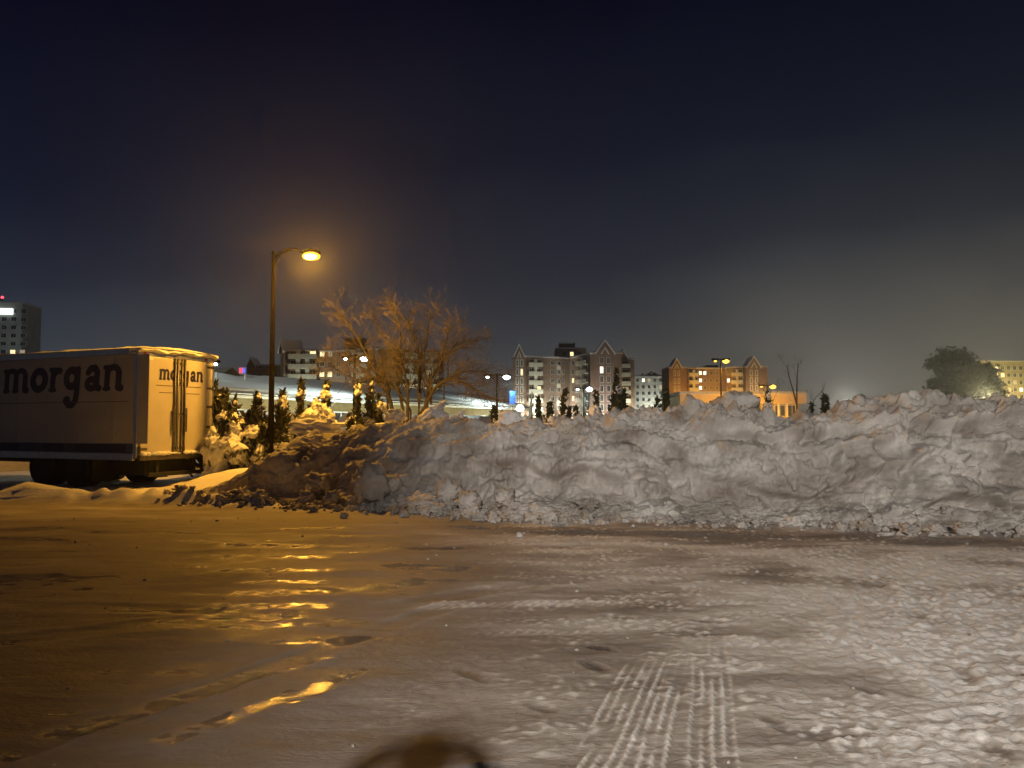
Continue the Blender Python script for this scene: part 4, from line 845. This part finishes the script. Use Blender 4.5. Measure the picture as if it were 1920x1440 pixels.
# ------------------------------------------------------------ shrubs under snow
def shrub(px, ytop, Y, wpx, label, snow=.5, n=2200, seed=0, lean=0, zb=.15, top=None, lumpy=1.0, group='snowy shrubs behind the bank'):
    """several upright leaders of ragged evergreen sprays, weighed down by clods of snow"""
    rs = np.random.default_rng(seed + 100); p = at(px, ytop, Y); h = p.z - zb; w = wpx / F * Y
    g_ = thing('snowy_shrub', (p.x, Y, zb), label, 'shrub', group)
    prof = ([0, .12, .45, .7, .86, 1], [.75, 1.0, .85, .55, .28, .05]) if top is None else top
    nl = 1 if wpx < 24 else int(rs.integers(3, 6)); lead = [(0, 0, 1.0, rs.normal(0, .03), rs.normal(0, .03))]
    for i in range(nl - 1): th = rs.uniform(0, 6.28); lead.append((math.cos(th) * w * .24, math.sin(th) * w * .24, rs.uniform(.55, .93), math.cos(th) * w * .16, math.sin(th) * w * .16))
    wl = w * (.78 if nl > 1 else 1.0); C_, U_ = [], []
    for (lx, ly, lh, tx_, ty_) in lead:
        m = int(n * lh / nl * 1.15); z = rs.uniform(0, 1, m) ** .9; rad = np.interp(z, *prof) * wl / 2
        th = rs.uniform(0, 2 * np.pi, m); q = np.stack([np.cos(th) * 1.3 + lx * 5, np.sin(th) * 1.3, z * h * 2.6], 1)
        rr = rad * np.sqrt(rs.uniform(.05, 1, m)) * (1 + 1.0 * perlin(q + seed))
        keep = perlin(q * 1.6 + 20 + seed) > -.22
        c = np.stack([lx + tx_ * z + rr * np.cos(th), ly + ty_ * z + rr * np.sin(th), z * h * lh], 1)[keep]; th = th[keep]
        up = np.stack([np.cos(th) * .75, np.sin(th) * .75, np.full(len(th), .9)], 1) + rs.normal(0, .5, (len(th), 3)); C_.append(c); U_.append(up)
    c = np.concatenate(C_); up = np.concatenate(U_); up /= np.linalg.norm(up, axis=1)[:, None]; m = len(c)
    sd = np.cross(up, rs.normal(size=(m, 3))); sd /= np.linalg.norm(sd, axis=1)[:, None]
    L = rs.uniform(.5, 1.9, m)[:, None] * .088; Wq = L * .36
    P = np.stack([c - up * L, c - up * L * .2 + sd * Wq, c + up * L, c - up * L * .2 - sd * Wq], 1)
    fo = link('foliage', np_mesh('foliage', P.reshape(-1, 3), np.arange(m * 4).reshape(m, 4), False), M['green'], g_, rot=(0, R(lean), 0)); tag(fo, kind='stuff')
    st = MB()
    for (lx, ly, lh, tx_, ty_) in lead: st.tube([(lx * .3, ly * .3, -.2), (lx + tx_ * .5, ly + ty_ * .5, h * lh * .5), (lx + tx_, ly + ty_, h * lh * .97)], [.04, .025, .008], 6)
    st.build('stem', M['bark'], g_, rot=(0, R(lean), 0))
    Vs, Fs = [], []; k = 0; m = int(14 + 34 * snow) if wpx > 20 else int(8 + 16 * snow)
    for i in range(m):
        lx, ly, lh, tx_, ty_ = lead[i % nl]; z = rs.uniform(.03, .97); th = rs.uniform(0, 2 * np.pi) if rs.uniform() < .4 else rs.normal(-.9, 1.1); rad = float(np.interp(z, *prof)) * wl / 2
        r = min(.5 * w, (.055 + .05 * rs.gamma(1.6, 1) * (.4 + snow * .8)) * (1.15 - .6 * z)) * lumpy * min(1, w / .42)
        rr = max(0, rad - r * .2) * rs.uniform(.5, 1.0)
        big = r * F / Y > 5; base = ICO4_V if big else ICO_V
        v = lump_verts(base * (rs.uniform(.8, 1.3), rs.uniform(.8, 1.3), 1), r, seed * 31 + i, rs.uniform(.6, 1.5), .55)
        cc = np.array([lx + tx_ * z + rr * math.cos(th), ly + ty_ * z + rr * math.sin(th), z * h * lh]); v = v + cc; out_ = np.hypot(v[:, 0] - cc[0] * .6, v[:, 1] - cc[1] * .6)
        v[:, 2] -= .55 * out_; Vs.append(v); Fs.append((ICO4_F if big else ICO_F) + k); k += len(v)
    V = np.concatenate(Vs); V += (.030 * fbm(V * 7 + seed, 3)[:, None] + .012 * fbm(V * 22, 2)[:, None]) * rs.choice([1, 1], 1)
    sn = link('snow_load', np_mesh('snow_load', V, np.concatenate(Fs)), M['snow'], g_, rot=(0, R(lean), 0)); tag(sn, kind='stuff')
    return g_
full = ([0, .1, .4, .7, .9, 1], [.8, 1, 1, .8, .4, .1]); dome = ([0, .3, .6, .85, 1], [1, 1, .92, .6, .15])
SH = [
 (403, 716, 21.6, 44, 'tall snow dotted shrub right at the edge of the trailer doors', .45, 0, full, 1, 2600),
 (424, 768, 20.8, 46, 'low spreading shrub loaded with snow at the rear wheel of the trailer', .8, 0, dome, 1, 1600),
 (447, 741, 22.4, 42, 'pointed amber shrub almost buried in snow, second from the trailer', .95, -4, None, 1.0, 1200),
 (462, 774, 21.6, 50, 'round snow covered bush like a snowball between two tall dark shrubs', 1.3, 0, dome, 1.25, 500),
 (489, 735, 21.2, 40, 'dark many tipped shrub left of the tall street lamp pole', .3, -3, full, .9, 3600),
 (519, 733, 21.4, 36, 'dark shrub directly right of the tall street lamp pole', .35, 3, full, .9, 3200),
 (545, 745, 22.6, 24, 'thin snow bent shrub before the bright dome of the snowed in car', .9, 8, None, 1, 500),
 (566, 711, 22.0, 30, 'slim dark spire shaped shrub with a bare neck below its tip', .35, 1, ([0, .1, .45, .62, .68, .8, 1], [.8, 1, .8, .5, .18, .5, .08]), 1, 2200),
 (583, 748, 21.6, 26, 'snow coated shrub pressed against the slim dark spire', 1.1, 4, full, 1.05, 500),
 (607, 714, 22.6, 48, 'broad shrub with a wide slab of snow and a thin curled tip', .95, 1, ([0, .1, .5, .62, .7, .85, 1], [.9, 1, .95, .7, .28, .4, .1]), 1.25, 2000),
 (666, 714, 22.8, 36, 'dark shrub with a tall bare tip standing alone left of the bare tree', .4, 2, ([0, .15, .3, .5, .65, .8, 1], [1, 1, .75, .6, .45, .28, .12]), 1, 2800),
 (704, 711, 23.4, 34, 'snow dotted shrub touching the left stem of the bare tree', .6, -2, None, 1, 2200),
 (928, 762, 24.5, 15, 'tiny pointed shrub peeping over the crest left of the smooth snow dome', .5, 0, None, 1, 900),
 (1008, 745, 24.5, 26, 'amber snowy shrub just right of the leaning white pole', .85, 0, full, 1, 1400),
 (1024, 755, 24.0, 20, 'small amber shrub squeezed between two taller snowy shrubs', .8, 4, full, 1, 900),
 (1042, 728, 24.5, 36, 'snowy shrub with a dark leaning tip in front of the central apartments', .7, 8, ([0, .2, .5, .65, .85, 1], [1, .95, .8, .35, .28, .1]), 1, 2200),
 (1097, 762, 24.0, 18, 'low dark tuft left of the middle pair of shrubs', .4, -8, None, 1, 900),
 (1116, 735, 24.0, 26, 'shrub with a snowy right side below the small white lamp', .6, 0, None, 1, 1600),
 (1149, 693, 24.6, 42, 'tallest shrub right of centre, leaning, with a ribbon of snow down its right side', .5, 2, ([0, .15, .45, .7, .85, 1], [.85, 1, .85, .6, .3, .08]), .95, 4200),
 (1228, 745, 27.0, 34, 'low dark rounded bush beside the little amber lamp', .25, 0, dome, 1, 1600),
 (1250, 727, 26.5, 22, 'dark spire shaped shrub left of the buff single storey building', .2, 0, None, .9, 1700),
 (1284, 742, 27.0, 22, 'frosted bush before the left end of the buff fascia', .9, 3, dome, 1, 700),
 (1409, 738, 24.0, 16, 'narrow snow plastered sapling shrub left of the small yellow lamp', .8, 0, ([0, .3, .6, 1], [1, .8, .5, .25]), 1, 600),
 (1427, 735, 24.0, 18, 'narrow leaning snowy shrub right of the small yellow lamp', .9, 6, ([0, .3, .6, 1], [1, .8, .5, .2]), 1, 600),
 (1522, 757, 22.0, 10, 'tiny dark tuft on the crest left of the last amber shrub', .3, 0, None, 1, 500),
 (1549, 743, 22.0, 22, 'dark pointed shrub with an amber edge left of the bright white lamp', .45, 0, None, 1, 1500),
]
for i, (px, yt, Y, w, lab, sn, ln, tp_, lm, n_) in enumerate(SH):
    if px < 620: sn = sn + .40; lm = lm * 1.12; w = w * 1.12
    shrub(px, yt, Y, w, lab, sn, int(n_ * .8), i, ln, top=tp_, lumpy=lm)

# ------------------------------------------------------------ trees
def grow(mb, p, d, L, r, depth, rs, tips, twig, bend=.16, up=.10, fork=(2, 3), spread=.55):
    pts = [p.copy()]; rad = [r]; n = 4 if depth > 1 else 3; q = p.copy(); dd = d.copy()
    for i in range(n):
        dd = (dd + Vector((rs.gauss(0, bend), rs.gauss(0, bend), rs.gauss(0, bend) + up * .6))).normalized(); q = q + dd * (L / n); pts.append(q.copy()); rad.append(r * (1 - .42 * (i + 1) / n))
    (mb if depth > 2 else twig).tube(pts, [max(.0035, v) for v in rad], 6 if depth > 2 else 3, caps=False)
    if depth <= 0: tips.append(q); return
    for i in range(rs.randint(*fork)):
        k = rs.randint(max(1, n - 2), n); ax = Vector((rs.gauss(0, 1), rs.gauss(0, 1), rs.gauss(0, .7))).normalized()
        nd = (dd + ax * spread * rs.uniform(.6, 1.3)).normalized(); grow(mb, pts[k], nd, L * rs.uniform(.62, .86), rad[k] * .68, depth - 1, rs, tips, twig, bend, up, fork, spread)
TY = 26.5
def tree_stems(stems, base, mats, name, label, depth_, L0, leaves=0, seed=3, per=3, fork=(2, 3), spread=.55, up=.1, kind='tree', Yc=TY, rtw=1, sq=1):
    rs = random.Random(seed); t_ = thing(name, (base.x, base.y, 0), label, kind); twig = MB(); br = MB(); tips = []; org = Vector((base.x, base.y, 0))
    for path, r0, dy in stems:
        pts = []
        for i, (px, py) in enumerate(path):
            py = 790 - (790 - py) * sq
            f_ = i / (len(path) - 1); pts.append(at(px, py, Yc + dy * f_) - org)
        pts2 = [pts[0] + Vector((0, 0, -.9))] + pts; n = len(pts2)
        rad = [r0 * (1 - .70 * i / (n - 1)) for i in range(n)]
        MB().tube(pts2, rad, 9, caps=False).build('trunk', mats[0], t_, smooth=True)
        for i in range(1, n):
            dd = (pts2[i] - pts2[i - 1]).normalized(); f_ = i / (n - 1)
            if f_ < .3: continue
            for _ in range(per if i < n - 1 else per + 1):
                ax = Vector((rs.gauss(0, 1), rs.gauss(0, 1.2), rs.gauss(0, .5))).normalized(); nd = (dd + ax * rs.uniform(.35, .95)).normalized()
                grow(br, pts2[i - 1].lerp(pts2[i], rs.uniform(.3, 1)), nd, L0 * rs.uniform(.7, 1.15) * (1.1 - .25 * f_), max(.012, rad[i] * .55) * rtw, depth_, rs, tips, twig, up=up, fork=fork, spread=spread)
    tag(br.build('branches', mats[0], t_, smooth=True), kind='stuff'); tag(twig.build('twigs', mats[1], t_), kind='stuff')
    if leaves:
        V = []; Fq = []; k = 0
        for c in rs.sample(tips, min(leaves, len(tips))):
            c = c + Vector((rs.gauss(0, .03), rs.gauss(0, .03), rs.gauss(0, .03))); s_ = rs.uniform(.018, .036); a_ = Vector((rs.gauss(0, 1), rs.gauss(0, 1), rs.gauss(0, 1))).normalized(); b_ = a_.orthogonal().normalized()
            V += [c + a_ * s_, c + b_ * s_ * .6, c - a_ * s_, c - b_ * s_ * .6]; Fq.append((k, k + 1, k + 2, k + 3)); k += 4
        lf_ = MB(); lf_.v = [tuple(v) for v in V]; lf_.f = Fq; tag(lf_.build('leaves', M['leaf'], t_), kind='stuff')
    return t_
stems = [
 ([(737, 778), (733, 755), (727, 735), (715, 712), (703, 690), (690, 665), (675, 632), (655, 600), (638, 575)], .085, -.6),
 ([(727, 735), (705, 706), (680, 684), (655, 668), (648, 655)], .05, 1.2),
 ([(757, 782), (752, 745), (746, 720), (747, 690), (742, 655), (722, 622), (700, 590)], .065, .8),
 ([(764, 785), (765, 750), (764, 715), (755, 685), (748, 655), (752, 620), (745, 580)], .065, -1.2),
 ([(785, 784), (786, 750), (786, 715), (787, 680), (786, 655), (773, 620), (765, 590), (742, 572)], .075, .3),
 ([(782, 787), (798, 760), (803, 735), (808, 705), (822, 680), (840, 655), (858, 632)], .085, 1.0),
 ([(800, 752), (814, 725), (833, 709), (850, 706), (872, 714), (895, 730), (918, 742), (938, 748)], .07, -1.0),
 ([(833, 709), (855, 695), (880, 690), (905, 690), (925, 702)], .035, .8),
 ([(770, 768), (752, 738), (728, 712), (700, 706), (668, 706), (642, 694), (625, 682)], .045, -.8),
 ([(786, 680), (800, 640), (803, 600), (808, 575)], .04, .6), ([(808, 705), (828, 660), (838, 625), (842, 600)], .04, -.6),
 ([(840, 655), (872, 640), (895, 625)], .03, .3),
]
tree_stems(stems, at(775, 797, TY), (M['bark'], M['twig']), 'bare_tree', 'wide bare tree of many stems with a few dry leaves, lit amber, left of centre', 3, .55, leaves=420, seed=21, per=7, fork=(2, 3), spread=.72, up=.02, rtw=.72, sq=.94)
tree_stems([([(1495, 785), (1494, 758), (1488, 735), (1481, 712), (1475, 685)], .045, .3), ([(1494, 758), (1494, 725), (1495, 700), (1497, 680)], .04, -.3)], at(1495, 797, 30), (M['bark'], M['twig']), 'sapling', 'thin forked leafless sapling right of the lower orange lamp', 2, .45, seed=4, per=1, Yc=30, rtw=.6)
tree_stems([([(1508, 785), (1518, 762), (1530, 745), (1545, 728)], .025, .3)], at(1508, 797, 30), (M['bark'], M['twig']), 'sapling', 'faint slanting leafless sapling left of the bright white lamp', 2, .35, seed=6, per=1, Yc=30, rtw=.6)
tree_stems([([(1452, 790), (1446, 762), (1436, 740), (1428, 725)], .022, .2), ([(1446, 762), (1454, 740), (1462, 728)], .015, -.2)], at(1452, 797, 28), (M['bark'], M['twig']), 'sapling', 'small leafless sapling in front of the lower orange lamp', 2, .35, seed=8, per=1, Yc=28, rtw=.6)
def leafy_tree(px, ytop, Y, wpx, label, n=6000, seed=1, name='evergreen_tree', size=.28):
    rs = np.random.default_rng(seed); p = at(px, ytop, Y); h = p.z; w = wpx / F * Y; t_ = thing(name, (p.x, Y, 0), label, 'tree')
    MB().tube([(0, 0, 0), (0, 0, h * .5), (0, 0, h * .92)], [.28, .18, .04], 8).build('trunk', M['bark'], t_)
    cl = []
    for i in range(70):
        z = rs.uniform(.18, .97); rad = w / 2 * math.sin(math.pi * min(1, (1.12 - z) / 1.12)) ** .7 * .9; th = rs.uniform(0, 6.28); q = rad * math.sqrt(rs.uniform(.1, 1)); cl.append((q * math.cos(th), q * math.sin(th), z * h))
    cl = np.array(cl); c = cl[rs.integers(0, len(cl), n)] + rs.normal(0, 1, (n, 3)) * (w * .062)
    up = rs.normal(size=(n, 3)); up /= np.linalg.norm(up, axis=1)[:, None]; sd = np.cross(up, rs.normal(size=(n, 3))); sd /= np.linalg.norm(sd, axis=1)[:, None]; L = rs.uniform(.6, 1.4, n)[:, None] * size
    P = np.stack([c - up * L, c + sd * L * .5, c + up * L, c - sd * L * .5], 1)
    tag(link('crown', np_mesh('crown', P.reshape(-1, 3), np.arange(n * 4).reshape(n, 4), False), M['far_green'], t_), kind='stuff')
lamp_light('tree_fill_light', (X(1850, 135), 135, 7), 9000, (1, .85, .45), .4)  # added fill light without a fixture, brightening the dim far trees
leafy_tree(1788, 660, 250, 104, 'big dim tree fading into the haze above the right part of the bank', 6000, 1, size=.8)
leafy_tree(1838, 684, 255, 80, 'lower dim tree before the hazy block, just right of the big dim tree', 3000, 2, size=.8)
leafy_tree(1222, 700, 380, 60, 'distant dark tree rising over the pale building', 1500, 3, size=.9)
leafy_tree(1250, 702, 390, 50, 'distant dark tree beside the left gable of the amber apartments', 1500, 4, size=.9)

# the person taking the picture, whose shadow falls on the snow at the bottom of the view
pe = thing('person', (-.66, -.08, 0), 'person in a dark winter coat standing beside the camera with both hands raised', 'person')
def skin_figure(name, pts, edges, rad, m, parent):
    me = bpy.data.meshes.new(name); me.from_pydata(pts, edges, []); me.materials.append(m); o = bpy.data.objects.new(name, me); C.objects.link(o); o.parent = parent
    md = o.modifiers.new('skin', 'SKIN'); sv = me.skin_vertices[0].data
    for v_i, r_ in zip(sv, rad): v_i.radius = r_ if hasattr(r_, '__len__') else (r_, r_)
    sv[0].use_root = True; o.modifiers.new('sub', 'SUBSURF').levels = 2; o.modifiers['sub'].render_levels = 2
    return o
P_ = [(0, 0, .95), (0, 0, 1.15), (0, 0, 1.38), (0, .01, 1.50), (0, .02, 1.60), (0, .03, 1.70), (.10, 0, .90), (.12, .02, .50), (.12, 0, .10), (.12, .16, .05), (-.10, 0, .90), (-.12, .02, .50), (-.12, 0, .10), (-.12, .16, .05),
      (.20, 0, 1.42), (.29, .08, 1.50), (.22, .14, 1.64), (.10, .16, 1.72), (-.20, 0, 1.42), (-.28, .08, 1.50), (-.20, .14, 1.62), (-.10, .16, 1.70)]
E_ = [(0, 1), (1, 2), (2, 3), (3, 4), (4, 5), (0, 6), (6, 7), (7, 8), (8, 9), (0, 10), (10, 11), (11, 12), (12, 13), (2, 14), (14, 15), (15, 16), (16, 17), (2, 18), (18, 19), (19, 20), (20, 21)]
R_ = [(.19, .14), (.19, .14), (.20, .14), (.075, .075), (.10, .11), (.09, .10), .11, .085, .065, .05, .11, .085, .065, .05, .10, .07, .05, .035, .10, .07, .05, .035]
M['coat'] = mat('dark_coat', (.03, .032, .04), .9, var=.2, scale=12)
skin_figure('body', P_, E_, R_, M['coat'], pe)
link('hat', np_mesh('hat', ICO4_V * (.115, .125, .10), ICO4_F), M['coat'], pe, loc=(0, .02, 1.71))
